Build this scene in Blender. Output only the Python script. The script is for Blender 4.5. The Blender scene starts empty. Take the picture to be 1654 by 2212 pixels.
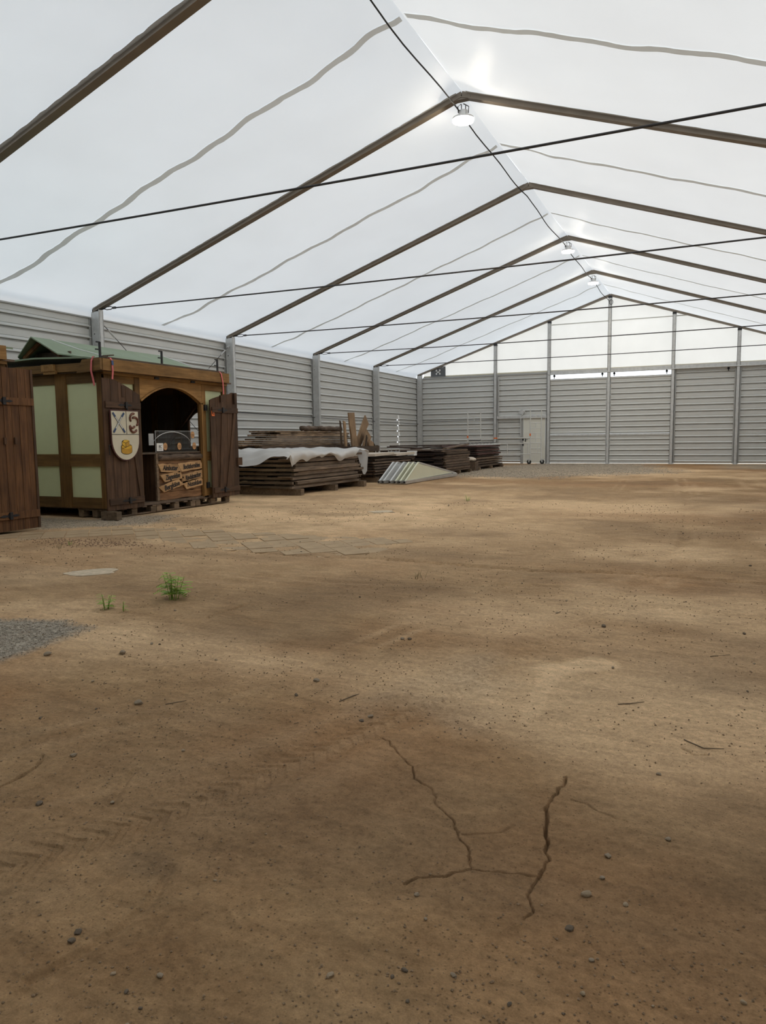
import bpy, bmesh, math, random
import numpy as np
from mathutils import Vector, Matrix, Euler

random.seed(7)
RNG = np.random.default_rng(11)
PI = math.pi
SC = bpy.context.scene
COL = SC.collection

# ------------------------------------------------------------------ camera
YAW, PIT, ROL = -0.4262, -0.1007, -0.0118
F_PX = 1571.2
fw = Vector((math.sin(YAW) * math.cos(PIT), math.cos(YAW) * math.cos(PIT), math.sin(PIT)))
r0 = Vector((math.cos(YAW), -math.sin(YAW), 0))
u0 = r0.cross(fw)
rt = math.cos(ROL) * r0 + math.sin(ROL) * u0
up = -math.sin(ROL) * r0 + math.cos(ROL) * u0
CAM = Vector((4.70, -36.966, 1.35))
cd = bpy.data.cameras.new('camera')
cam = bpy.data.objects.new('camera', cd)
COL.objects.link(cam)
M = Matrix((rt, up, -fw)).transposed().to_4x4()
M.translation = CAM
cam.matrix_world = M
cd.sensor_fit = 'HORIZONTAL'
cd.sensor_width = 36.0
cd.lens = 36.0 * F_PX / 1654.0
cd.clip_start = 0.05
cd.clip_end = 400
SC.camera = cam

# ------------------------------------------------------------------ sky, sun, exposure
wd = bpy.data.worlds.new('overcast_sky')
SC.world = wd
wd.use_nodes = True
bg = wd.node_tree.nodes['Background']
bg.inputs['Color'].default_value = (0.86, 0.935, 1.0, 1)
bg.inputs['Strength'].default_value = 1.90
sd = bpy.data.lights.new('veiled_sun', 'SUN')
sd.energy = 3.0
sd.angle = math.radians(25)
sd.color = (1.0, 0.86, 0.68)
so = bpy.data.objects.new('veiled_sun', sd)
COL.objects.link(so)
so.location = (20, 30, 40)
so.rotation_euler = Vector((0.68, 0.46, 0.56)).to_track_quat('Z', 'Y').to_euler()
SC.view_settings.view_transform = 'Standard'
SC.view_settings.look = 'None'
SC.view_settings.exposure = 0.0
SC.view_settings.gamma = 1.0
SC.view_settings.use_curve_mapping = False

# ------------------------------------------------------------------ hall measures
W = 9.65          # inner faces of the columns
WX = 9.97         # wall sheets
HE, HR = 4.72, 8.0
SL = (HR - HE) / W
BAY = 5.656
NF = 8            # frames 0 (far gable) .. 7 (behind the camera)
WH = 4.50         # top of the steel walls

# ------------------------------------------------------------------ mesh helpers
WLOC = {}

def prop(o, label=None, cat=None, group=None, kind=None):
    if label: o['label'] = label
    if cat: o['category'] = cat
    if group: o['group'] = group
    if kind: o['kind'] = kind
    return o

def link(o, parent=None, wloc=(0, 0, 0)):
    COL.objects.link(o)
    wl = Vector(wloc)
    WLOC[o.name] = wl
    if parent is not None:
        o.parent = parent
        o.location = wl - WLOC[parent.name]
    else:
        o.location = wl
    return o

def empty(name, loc, parent=None, **kw):
    o = bpy.data.objects.new(name, None)
    o.empty_display_size = 0.2
    link(o, parent, loc)
    return prop(o, **kw)

class MB:
    def __init__(s):
        s.v, s.f, s.smooth = [], [], False
    def add(s, vs, fs):
        n = len(s.v)
        s.v += [tuple(p) for p in vs]
        s.f += [tuple(i + n for i in q) for q in fs]
        return s
    def box(s, x0, x1, y0, y1, z0, z1, rot=None, piv=None):
        vs = [(x0, y0, z0), (x1, y0, z0), (x1, y1, z0), (x0, y1, z0), (x0, y0, z1), (x1, y0, z1), (x1, y1, z1), (x0, y1, z1)]
        if rot is not None:
            m = Euler(rot).to_matrix()
            c = Vector(piv) if piv is not None else Vector(((x0 + x1) / 2, (y0 + y1) / 2, (z0 + z1) / 2))
            vs = [m @ (Vector(p) - c) + c for p in vs]
        return s.add(vs, [(0, 3, 2, 1), (4, 5, 6, 7), (0, 1, 5, 4), (1, 2, 6, 5), (2, 3, 7, 6), (3, 0, 4, 7)])
    def cbox(s, c, d, rot=None):
        return s.box(c[0] - d[0] / 2, c[0] + d[0] / 2, c[1] - d[1] / 2, c[1] + d[1] / 2, c[2] - d[2] / 2, c[2] + d[2] / 2, rot)
    def bar(s, a, b, w, h, upv=(0, 0, 1)):
        a, b = Vector(a), Vector(b)
        d = (b - a).normalized()
        u = Vector(upv)
        sd_ = d.cross(u)
        if sd_.length < 1e-5:
            sd_ = d.cross(Vector((1, 0, 0)))
        sd_.normalize()
        u = sd_.cross(d).normalized()
        vs = []
        for p in (a, b):
            for i, j in ((-1, -1), (1, -1), (1, 1), (-1, 1)):
                vs.append(p + sd_ * (i * w / 2) + u * (j * h / 2))
        return s.add(vs, [(3, 2, 1, 0), (4, 5, 6, 7), (0, 1, 5, 4), (1, 2, 6, 5), (2, 3, 7, 6), (3, 0, 4, 7)])
    def prism(s, poly, plane, t0, t1):
        """polygon in a plane ('xz','yz','xy') extruded along the third axis"""
        def P(a, b, t):
            return {'xz': (a, t, b), 'yz': (t, a, b), 'xy': (a, b, t)}[plane]
        n = len(poly)
        vs = [P(a, b, t0) for a, b in poly] + [P(a, b, t1) for a, b in poly]
        fs = [tuple(range(n)), tuple(range(2 * n - 1, n - 1, -1))]
        for i in range(n):
            j = (i + 1) % n
            fs.append((i, i + n, j + n, j))
        return s.add(vs, fs)
    def tube(s, pts, r, n=8, cap=True):
        pts = [Vector(p) for p in pts]
        rr = r if isinstance(r, (list, tuple)) else [r] * len(pts)
        vs, fs = [], []
        for i, p in enumerate(pts):
            d = (pts[min(i + 1, len(pts) - 1)] - pts[max(i - 1, 0)]).normalized()
            ref = Vector((0, 0, 1)) if abs(d.z) < 0.9 else Vector((1, 0, 0))
            a = d.cross(ref).normalized()
            b = d.cross(a).normalized()
            for k in range(n):
                t = 2 * PI * k / n
                vs.append(p + (a * math.cos(t) + b * math.sin(t)) * rr[i])
        for i in range(len(pts) - 1):
            for k in range(n):
                q = (k + 1) % n
                fs.append((i * n + k, i * n + q, (i + 1) * n + q, (i + 1) * n + k))
        if cap:
            fs.append(tuple(range(n - 1, -1, -1)))
            fs.append(tuple(range((len(pts) - 1) * n, len(pts) * n)))
        return s.add(vs, fs)
    def lathe(s, prof, c, n=20, axis='z'):
        vs, fs = [], []
        for r, h in prof:
            for k in range(n):
                t = 2 * PI * k / n
                x, y = r * math.cos(t), r * math.sin(t)
                p = {'z': (x, y, h), 'x': (h, x, y), 'y': (x, h, y)}[axis]
                vs.append((p[0] + c[0], p[1] + c[1], p[2] + c[2]))
        m = len(prof)
        for i in range(m - 1):
            for k in range(n):
                q = (k + 1) % n
                fs.append((i * n + k, i * n + q, (i + 1) * n + q, (i + 1) * n + k))
        fs.append(tuple(range(n - 1, -1, -1)))
        fs.append(tuple(range((m - 1) * n, m * n)))
        return s.add(vs, fs)
    def mesh(s, name, mat, off=(0, 0, 0)):
        me = bpy.data.meshes.new(name)
        o = Vector(off)
        me.from_pydata([tuple(Vector(p) - o) for p in s.v], [], s.f)
        bm = bmesh.new()
        bm.from_mesh(me)
        bmesh.ops.recalc_face_normals(bm, faces=bm.faces)
        bm.to_mesh(me)
        bm.free()
        if s.smooth:
            me.polygons.foreach_set('use_smooth', [True] * len(me.polygons))
        me.materials.append(mat)
        return me
    def centre(s, base=False):
        a = np.array(s.v)
        lo, hi = a.min(0), a.max(0)
        c = (lo + hi) / 2
        if base: c[2] = lo[2]
        return Vector(c)
    def build(s, name, mat, parent=None, **kw):
        c = s.centre(base=parent is None)
        o = bpy.data.objects.new(name, s.mesh(name, mat, c))
        link(o, parent, c)
        return prop(o, **kw)

def inst(me, name, wloc, parent=None, rot=None, scale=None, **kw):
    o = bpy.data.objects.new(name, me)
    link(o, parent, wloc)
    if rot is not None: o.rotation_euler = rot
    if scale is not None: o.scale = scale
    return prop(o, **kw)

def copy_tree(o, parent=None):
    c = o.copy()
    COL.objects.link(c)
    c.parent = parent
    WLOC[c.name] = Vector(c.location)
    for ch in list(o.children):
        copy_tree(ch, c)
    return c

def ordinal(i):
    w = ['lowest', 'second', 'third', 'fourth', 'fifth', 'sixth', 'seventh', 'eighth', 'ninth', 'tenth', 'eleventh', 'twelfth', 'thirteenth', 'fourteenth']
    return w[i]

def from_bottom(i, n):
    if i == 0: return 'lowest'
    if i == n - 1: return 'topmost'
    return ordinal(i) + ' from the ground'

# value noise in numpy
def vnoise(x, y, seed=0):
    x = np.asarray(x, float); y = np.asarray(y, float)
    xi = np.floor(x).astype(np.int64); yi = np.floor(y).astype(np.int64)
    fx = x - xi; fy = y - yi
    fx = fx * fx * (3 - 2 * fx); fy = fy * fy * (3 - 2 * fy)
    def h(a, b):
        n = (a * 374761393 + b * 668265263 + seed * 1442695041) & 0xFFFFFFFF
        n = ((n ^ (n >> 13)) * 1274126177) & 0xFFFFFFFF
        n = n ^ (n >> 16)
        return (n & 0xFFFF) / 65535.0
    return (h(xi, yi) * (1 - fx) + h(xi + 1, yi) * fx) * (1 - fy) + (h(xi, yi + 1) * (1 - fx) + h(xi + 1, yi + 1) * fx) * fy

def fbm(x, y, o=4, seed=0):
    t, a, n = 0, 0.5, 0
    for k in range(o):
        t = t + a * vnoise(x * 2 ** k, y * 2 ** k, seed + k); n += a; a *= 0.5
    return t / n

# ------------------------------------------------------------------ materials
def newmat(name):
    m = bpy.data.materials.new(name)
    m.use_nodes = True
    nt = m.node_tree
    return m, nt, nt.nodes['Principled BSDF']

def N(nt, t, **kw):
    n = nt.nodes.new(t)
    for k, v in kw.items():
        if k in n.inputs.keys(): n.inputs[k].default_value = v
        else: setattr(n, k, v)
    return n

def plain(name, col, rough=0.6, metal=0.0, var=0.12, scale=6.0, bump=0.0, spec=0.5, bscale=None):
    m, nt, b = newmat(name)
    L = nt.links.new
    tc = N(nt, 'ShaderNodeTexCoord')
    ns = N(nt, 'ShaderNodeTexNoise', Scale=scale, Detail=5.0)
    L(tc.outputs['Object'], ns.inputs['Vector'])
    mr = N(nt, 'ShaderNodeMapRange')
    mr.inputs['To Min'].default_value = 1 - var * 1.6
    mr.inputs['To Max'].default_value = 1 + var * 1.6
    L(ns.outputs['Fac'], mr.inputs['Value'])
    mx = N(nt, 'ShaderNodeMix', data_type='RGBA', blend_type='MULTIPLY')
    mx.inputs[0].default_value = 1
    mx.inputs[6].default_value = (*col, 1)
    L(mr.outputs[0], mx.inputs[7])
    L(mx.outputs[2], b.inputs['Base Color'])
    b.inputs['Roughness'].default_value = rough
    b.inputs['Metallic'].default_value = metal
    b.inputs['Specular IOR Level'].default_value = spec
    if bump:
        n2 = N(nt, 'ShaderNodeTexNoise', Scale=bscale or scale * 6, Detail=4.0)
        L(tc.outputs['Object'], n2.inputs['Vector'])
        bp = N(nt, 'ShaderNodeBump', Strength=bump, Distance=0.01)
        L(n2.outputs['Fac'], bp.inputs['Height'])
        L(bp.outputs[0], b.inputs['Normal'])
    return m

def wood(name, c1, c2, axis='z', rough=0.7, stretch=14.0, scale=1.6, rnd=0.25, spec=0.3, knots=True):
    m, nt, b = newmat(name)
    L = nt.links.new
    tc = N(nt, 'ShaderNodeTexCoord')
    oi = N(nt, 'ShaderNodeObjectInfo')
    ad = N(nt, 'ShaderNodeVectorMath', operation='ADD')
    ml = N(nt, 'ShaderNodeMath', operation='MULTIPLY')
    ml.inputs[1].default_value = 37.0
    L(oi.outputs['Random'], ml.inputs[0])
    L(tc.outputs['Object'], ad.inputs[0]); L(ml.outputs[0], ad.inputs[1])
    mp = N(nt, 'ShaderNodeMapping')
    sc = {'x': (1, stretch, stretch), 'y': (stretch, 1, stretch), 'z': (stretch, stretch, 1)}[axis]
    mp.inputs['Scale'].default_value = sc
    L(ad.outputs[0], mp.inputs['Vector'])
    ns = N(nt, 'ShaderNodeTexNoise', Scale=scale, Detail=7.0, Roughness=0.62, Distortion=0.6)
    L(mp.outputs[0], ns.inputs['Vector'])
    cr = N(nt, 'ShaderNodeValToRGB')
    cr.color_ramp.elements[0].position = 0.30
    cr.color_ramp.elements[0].color = (*c1, 1)
    cr.color_ramp.elements[1].position = 0.70
    cr.color_ramp.elements[1].color = (*c2, 1)
    L(ns.outputs['Fac'], cr.inputs[0])
    mr = N(nt, 'ShaderNodeMapRange')
    mr.inputs['To Min'].default_value = 1 - rnd
    mr.inputs['To Max'].default_value = 1 + rnd
    L(oi.outputs['Random'], mr.inputs['Value'])
    big = N(nt, 'ShaderNodeTexNoise', Scale=2.3, Detail=3.0)
    L(ad.outputs[0], big.inputs['Vector'])
    mr2 = N(nt, 'ShaderNodeMapRange')
    mr2.inputs['From Min'].default_value = 0.3; mr2.inputs['From Max'].default_value = 0.7
    mr2.inputs['To Min'].default_value = 0.75; mr2.inputs['To Max'].default_value = 1.2
    L(big.outputs['Fac'], mr2.inputs['Value'])
    mm = N(nt, 'ShaderNodeMath', operation='MULTIPLY')
    L(mr.outputs[0], mm.inputs[0]); L(mr2.outputs[0], mm.inputs[1])
    mx = N(nt, 'ShaderNodeMix', data_type='RGBA', blend_type='MULTIPLY')
    mx.inputs[0].default_value = 1
    L(cr.outputs[0], mx.inputs[6]); L(mm.outputs[0], mx.inputs[7])
    L(mx.outputs[2], b.inputs['Base Color'])
    b.inputs['Roughness'].default_value = rough
    b.inputs['Specular IOR Level'].default_value = spec
    bp = N(nt, 'ShaderNodeBump', Strength=0.35, Distance=0.006)
    L(ns.outputs['Fac'], bp.inputs['Height'])
    L(bp.outputs[0], b.inputs['Normal'])
    return m

def membrane(name, dcol, tcol, fac, gloss=0.035, scale=0.6):
    """woven coated fabric: part of the light comes through"""
    m, nt, b = newmat(name)
    nt.nodes.remove(b)
    out = nt.nodes['Material Output']
    L = nt.links.new
    tc = N(nt, 'ShaderNodeTexCoord')
    ns = N(nt, 'ShaderNodeTexNoise', Scale=scale, Detail=4.0)
    L(tc.outputs['Object'], ns.inputs['Vector'])
    mr = N(nt, 'ShaderNodeMapRange')
    mr.inputs['From Min'].default_value = 0.3; mr.inputs['From Max'].default_value = 0.7
    mr.inputs['To Min'].default_value = 0.96; mr.inputs['To Max'].default_value = 1.03
    L(ns.outputs['Fac'], mr.inputs['Value'])
    mx = N(nt, 'ShaderNodeMix', data_type='RGBA', blend_type='MULTIPLY')
    mx.inputs[0].default_value = 1
    mx.inputs[6].default_value = (*tcol, 1)
    L(mr.outputs[0], mx.inputs[7])
    df = N(nt, 'ShaderNodeBsdfDiffuse'); df.inputs['Color'].default_value = (*dcol, 1)
    tl = N(nt, 'ShaderNodeBsdfTranslucent')
    L(mx.outputs[2], tl.inputs['Color'])
    ms = N(nt, 'ShaderNodeMixShader'); ms.inputs[0].default_value = fac
    L(df.outputs[0], ms.inputs[1]); L(tl.outputs[0], ms.inputs[2])
    gl = N(nt, 'ShaderNodeBsdfGlossy', Roughness=0.35)
    m2 = N(nt, 'ShaderNodeMixShader'); m2.inputs[0].default_value = gloss
    L(ms.outputs[0], m2.inputs[1]); L(gl.outputs[0], m2.inputs[2])
    L(m2.outputs[0], out.inputs['Surface'])
    return m

def emit(name, col, s):
    m, nt, b = newmat(name)
    b.inputs['Emission Color'].default_value = (*col, 1)
    b.inputs['Emission Strength'].default_value = s
    b.inputs['Base Color'].default_value = (0.8, 0.8, 0.78, 1)
    return m

def clear_plastic(name, rough=0.02, tint=(1, 1, 1), fac=0.94):
    m, nt, b = newmat(name)
    nt.nodes.remove(b)
    out = nt.nodes['Material Output']
    L = nt.links.new
    tr = N(nt, 'ShaderNodeBsdfTransparent'); tr.inputs['Color'].default_value = (*tint, 1)
    gl = N(nt, 'ShaderNodeBsdfGlossy', Roughness=rough)
    ms = N(nt, 'ShaderNodeMixShader'); ms.inputs[0].default_value = 1 - fac
    L(tr.outputs[0], ms.inputs[1]); L(gl.outputs[0], ms.inputs[2])
    L(ms.outputs[0], out.inputs['Surface'])
    return m

M = {}
M['roof'] = membrane('white_roof_membrane', (0.80, 0.82, 0.84), (0.78, 0.81, 0.84), 0.36)
M['seam'] = membrane('welded_seam_double_layer', (0.80, 0.80, 0.77), (0.70, 0.70, 0.67), 0.40)
M['keder'] = membrane('membrane_edge_flap', (0.55, 0.52, 0.48), (0.5, 0.47, 0.42), 0.25)
M['gable'] = membrane('white_gable_membrane', (0.84, 0.84, 0.82), (0.87, 0.875, 0.86), 0.445, scale=1.5)
M['film'] = membrane('white_plastic_film', (0.72, 0.72, 0.71), (0.8, 0.8, 0.8), 0.35, gloss=0.10, scale=4)
M['sheet'] = plain('grey_coated_steel_sheet', (0.60, 0.60, 0.575), 0.45, 0.15, 0.05, 1.2)
M['sheet_dark'] = plain('grey_steel_flashing', (0.40, 0.40, 0.385), 0.45, 0.2, 0.05, 2.0)
M['galv'] = plain('galvanised_steel', (0.56, 0.565, 0.555), 0.42, 0.35, 0.16, 9.0)
M['alu'] = plain('brushed_aluminium', (0.62, 0.62, 0.61), 0.38, 0.7, 0.10, 5.0)
M['rafter'] = plain('anodised_rafter_profile', (0.21, 0.175, 0.135), 0.5, 0.3, 0.15, 3.0)
M['cable'] = plain('dark_steel_cable', (0.06, 0.06, 0.062), 0.5, 0.5, 0.2, 30)
M['black'] = plain('black_iron', (0.022, 0.022, 0.024), 0.5, 0.3, 0.2, 20)
M['rubber'] = plain('black_rubber', (0.02, 0.02, 0.02), 0.8, 0, 0.2, 20)
M['doorp'] = plain('pale_grey_door_paint', (0.74, 0.73, 0.65), 0.45, 0, 0.04, 3)
M['green_panel'] = plain('pale_green_panel', (0.68, 0.72, 0.43), 0.5, 0, 0.05, 2.5)
M['green_roof'] = plain('green_roofing_sheet', (0.225, 0.285, 0.19), 0.6, 0, 0.10, 3, 0.2)
M['dark_wood'] = wood('dark_stained_planks', (0.046, 0.024, 0.013), (0.115, 0.062, 0.034), 'z')
M['dark_wood_y'] = wood('dark_stained_battens', (0.046, 0.025, 0.014), (0.11, 0.060, 0.034), 'y')
M['door_wood'] = wood('reddish_brown_planks', (0.075, 0.032, 0.013), (0.21, 0.098, 0.038), 'z')
M['post_z'] = wood('brown_glazed_post', (0.12, 0.060, 0.018), (0.24, 0.13, 0.04), 'z')
M['post_x'] = wood('brown_glazed_rail', (0.10, 0.055, 0.018), (0.20, 0.11, 0.036), 'x')
M['post_y'] = wood('amber_glazed_rail', (0.16, 0.085, 0.026), (0.33, 0.18, 0.06), 'y')
M['fascia'] = wood('amber_glazed_fascia', (0.20, 0.105, 0.032), (0.38, 0.21, 0.072), 'y')
M['inner'] = wood('dark_interior_board', (0.10, 0.07, 0.05), (0.17, 0.125, 0.09), 'z')
M['pallet'] = wood('pallet_wood', (0.10, 0.07, 0.045), (0.24, 0.17, 0.11), 'y')
M['weather_y'] = wood('weathered_board', (0.085, 0.060, 0.042), (0.23, 0.17, 0.12), 'y', rnd=0.4)
M['weather_x'] = wood('weathered_board_end', (0.075, 0.055, 0.038), (0.20, 0.15, 0.10), 'x', rnd=0.4)
M['brown_y'] = wood('old_brown_board', (0.060, 0.040, 0.028), (0.17, 0.115, 0.075), 'y', rnd=0.4)
M['brown_x'] = wood('old_brown_board_end', (0.045, 0.030, 0.022), (0.13, 0.085, 0.058), 'x', rnd=0.4)
M['black_y'] = wood('dark_oiled_board', (0.028, 0.018, 0.014), (0.085, 0.055, 0.042), 'y', rnd=0.4)
M['black_x'] = wood('dark_oiled_board_end', (0.022, 0.014, 0.012), (0.06, 0.038, 0.030), 'x', rnd=0.4)
M['red_y'] = wood('reddish_board_edge', (0.05, 0.022, 0.018), (0.12, 0.055, 0.045), 'y', rnd=0.4)
M['slab_y'] = wood('live_edge_slab', (0.07, 0.042, 0.026), (0.40, 0.27, 0.16), 'y', rnd=0.45, stretch=8)
M['raw_z'] = wood('raw_sawn_board', (0.24, 0.14, 0.075), (0.46, 0.31, 0.18), 'z', rnd=0.3)
M['bark'] = wood('rough_bark', (0.035, 0.024, 0.017), (0.16, 0.11, 0.075), 'y', stretch=5, scale=4)
M['log_y'] = wood('brown_log_slab', (0.085, 0.04, 0.018), (0.30, 0.16, 0.075), 'y', stretch=6)
M['sign_y'] = wood('light_sign_board', (0.30, 0.17, 0.075), (0.52, 0.33, 0.17), 'y', stretch=9, rnd=0.15)
M['cream'] = plain('cream_painted_board', (0.62, 0.58, 0.45), 0.55, 0, 0.06, 5)
M['cream_sheet'] = plain('cream_pvc_sheet', (0.66, 0.66, 0.50), 0.5, 0, 0.05, 2)
M['pale_board'] = plain('pale_beige_panel', (0.55, 0.47, 0.38), 0.6, 0, 0.08, 4)
M['white'] = plain('white_card', (0.75, 0.75, 0.73), 0.6, 0, 0.03, 3)
M['maroon'] = plain('maroon_paint', (0.075, 0.022, 0.020), 0.5, 0, 0.1, 8)
M['ink'] = plain('black_paint', (0.012, 0.012, 0.014), 0.6, 0, 0.05, 8)
M['steelblue'] = plain('blue_paint', (0.025, 0.06, 0.15), 0.5, 0, 0.1, 8)
M['palegrey'] = plain('pale_grey_paint', (0.62, 0.63, 0.62), 0.5, 0, 0.03, 8)
M['sausage'] = plain('brown_sausage_paint', (0.14, 0.045, 0.022), 0.5, 0, 0.2, 12)
M['cheese'] = plain('yellow_cheese_paint', (0.70, 0.42, 0.03), 0.5, 0, 0.15, 10)
M['cheese_dark'] = plain('golden_cheese_paint', (0.50, 0.27, 0.02), 0.5, 0, 0.15, 10)
M['pink'] = plain('pink_webbing', (0.62, 0.15, 0.15), 0.7, 0, 0.12, 20)
M['strapblue'] = plain('blue_webbing', (0.06, 0.11, 0.25), 0.7, 0, 0.12, 20)
M['orange'] = plain('orange_plastic', (0.75, 0.16, 0.03), 0.5, 0, 0.08, 10)
M['tagwood'] = plain('pale_wood_tag', (0.52, 0.28, 0.12), 0.6, 0, 0.12, 30)
M['acrylic'] = clear_plastic('clear_acrylic')
M['acrylic_edge'] = plain('polished_acrylic_edge', (0.6, 0.63, 0.64), 0.2, 0, 0.02, 10)
M['banner'] = plain('dark_grey_banner', (0.11, 0.115, 0.12), 0.6, 0, 0.04, 3)
M['stone'] = plain('grey_stone', (0.31, 0.25, 0.18), 0.95, 0, 0.25, 30, 0.3, spec=0.08)
M['stone_pale'] = plain('pale_stone', (0.36, 0.28, 0.19), 0.95, 0, 0.25, 30, 0.3, spec=0.08)
M['stone_dark'] = plain('dark_stone', (0.17, 0.135, 0.10), 0.95, 0, 0.25, 30, 0.3, spec=0.08)
M['gravelstone'] = plain('grey_gravel', (0.37, 0.315, 0.245), 0.85, 0, 0.3, 14)
M['crumb'] = plain('earth_crumbs', (0.27, 0.185, 0.11), 0.9, 0, 0.4, 9)
M['concrete'] = plain('dusty_concrete', (0.55, 0.45, 0.32), 0.9, 0, 0.35, 14, 0.6)
M['paver'] = plain('dusty_paver', (0.40, 0.285, 0.165), 0.9, 0, 0.18, 5, 0.3)
M['leaf'] = plain('fresh_green_leaf', (0.30, 0.46, 0.06), 0.5, 0, 0.2, 30)
M['leaf2'] = plain('dark_green_leaf', (0.20, 0.32, 0.05), 0.5, 0, 0.2, 30)
M['grass_dry'] = plain('dry_grass', (0.22, 0.18, 0.08), 0.7, 0, 0.2, 30)
M['twig'] = plain('dry_twig', (0.17, 0.125, 0.08), 0.8, 0, 0.2, 30)
M['lampglass'] = emit('lit_lamp_lens', (1.0, 0.90, 0.74), 210.0)
M['scaffold'] = plain('light_scaffold_tube', (0.62, 0.62, 0.59), 0.4, 0.2, 0.06, 5)
M['asphalt'] = plain('outdoor_asphalt', (0.30, 0.29, 0.27), 0.9, 0, 0.1, 1.0)

# ------------------------------------------------------------------ floor
def poly_mask(X, Y, poly, soft):
    """1 inside the polygon, soft edge, 0 outside"""
    inside = np.zeros(X.shape, bool)
    d2 = np.full(X.shape, 1e9)
    n = len(poly)
    for i in range(n):
        x0, y0 = poly[i]; x1, y1 = poly[(i + 1) % n]
        c = ((y0 > Y) != (y1 > Y)) & (X < (x1 - x0) * (Y - y0) / (y1 - y0 + 1e-12) + x0)
        inside ^= c
        dx, dy = x1 - x0, y1 - y0
        t = np.clip(((X - x0) * dx + (Y - y0) * dy) / (dx * dx + dy * dy), 0, 1)
        d2 = np.minimum(d2, (X - x0 - t * dx) ** 2 + (Y - y0 - t * dy) ** 2)
    sd_ = np.where(inside, 1, -1) * np.sqrt(d2)
    return np.clip(0.5 + sd_ / (2 * soft), 0, 1)

def seg_dist(X, Y, pts):
    """distance to a polyline and the position along it"""
    d2 = np.full(X.shape, 1e9); S = np.zeros(X.shape); acc = 0; SIDE = np.zeros(X.shape)
    for (x0, y0), (x1, y1) in zip(pts[:-1], pts[1:]):
        dx, dy = x1 - x0, y1 - y0; l = math.hypot(dx, dy)
        t = np.clip(((X - x0) * dx + (Y - y0) * dy) / (l * l), 0, 1)
        q = (X - x0 - t * dx) ** 2 + (Y - y0 - t * dy) ** 2
        m = q < d2
        d2 = np.where(m, q, d2); S = np.where(m, acc + t * l, S)
        SIDE = np.where(m, ((X - x0) * dy - (Y - y0) * dx) / l, SIDE)
        acc += l
    return np.sqrt(d2), S, SIDE

GRAVEL = [
    ([(-1.6, -33.6), (-0.26, -33.17), (-0.07, -33.1), (0.26, -33.04), (0.65, -33.12), (0.68, -33.46), (0.75, -33.78), (0.73, -33.96), (-1.0, -34.6)], 0.10, 1.0),
    ([(-7.6, -27.4), (-5.3, -27.4), (-5.0, -26.5), (-4.3, -26.2), (-3.5, -27.5), (-3.9, -28.2), (-4.9, -28.8), (-7.6, -29.5)], 0.25, 0.8),
    ([(-5.6, -13.4), (-6, -6.4), (-4.3, -1.0), (-3, 0.5), (1.7, 0.5), (3.0, -4.0), (3.8, -9.0), (1.3, -11.4), (-0.5, -14.0), (-3.0, -13.5)], 1.2, 0.8),
    ([(5.0, -6), (9, -6), (9, 0.5), (4.5, 0.5)], 1.2, 0.7),
    ([(3.2, -33.9), (3.3, -33.1), (3.5, -32.6), (3.7, -33.2), (3.6, -33.8)], 0.35, 0.35),
]
CRACKS = [
    ([(1.9, -35.3), (2.18, -35.1), (2.18, -34.97), (2.16, -34.9), (2.1, -34.82)], 0.010, 0.022),
    ([(3.38, -34.09), (3.51, -34.21), (3.61, -34.31), (3.67, -34.42), (3.71, -34.44), (3.76, -34.46), (3.8, -34.54), (3.83, -34.57), (3.9, -34.64), (3.94, -34.71), (3.96, -34.74), (4.01, -34.79), (4.02, -34.83), (4.05, -34.89)], 0.0042, 0.016),
    ([(3.89, -35.06), (3.92, -35.01), (3.99, -34.97), (4.05, -34.9)], 0.008, 0.022),
    ([(4.05, -34.9), (4.16, -34.87), (4.25, -34.84)], 0.004, 0.010),
    ([(4.21, -34.15), (4.21, -34.23), (4.19, -34.36), (4.19, -34.43), (4.2, -34.51), (4.22, -34.59), (4.24, -34.7), (4.26, -34.75), (4.25, -34.81), (4.25, -34.86)], 0.0105, 0.026),
    ([(4.25, -34.86), (4.24, -34.95), (4.27, -35.02), (4.26, -35.07)], 0.005, 0.016),
    ([(3.95, -34.7), (4.05, -34.66), (4.11, -34.59)], 0.004, 0.008),
    ([(4.26, -34.33), (4.32, -34.34), (4.36, -34.38), (4.46, -34.41)], 0.004, 0.009),
    ([(4.62, -33.69), (4.67, -33.74), (4.72, -33.72)], 0.010, 0.02),
    ([(-1.38, -29.67), (-0.54, -29.65), (0.63, -29.67), (1.35, -29.57), (2.04, -29.64), (3.07, -29.73), (4.07, -29.54), (5.17, -29.65), (7, -29.6)], 0.085, 0.05),
    ([(1.22, -32.59), (1.25, -32.3), (1.22, -32.0)], 0.018, 0.02),
    ([(0.0, -32.8), (0.4, -32.75), (0.62, -32.62)], 0.02, 0.015),
]
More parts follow.
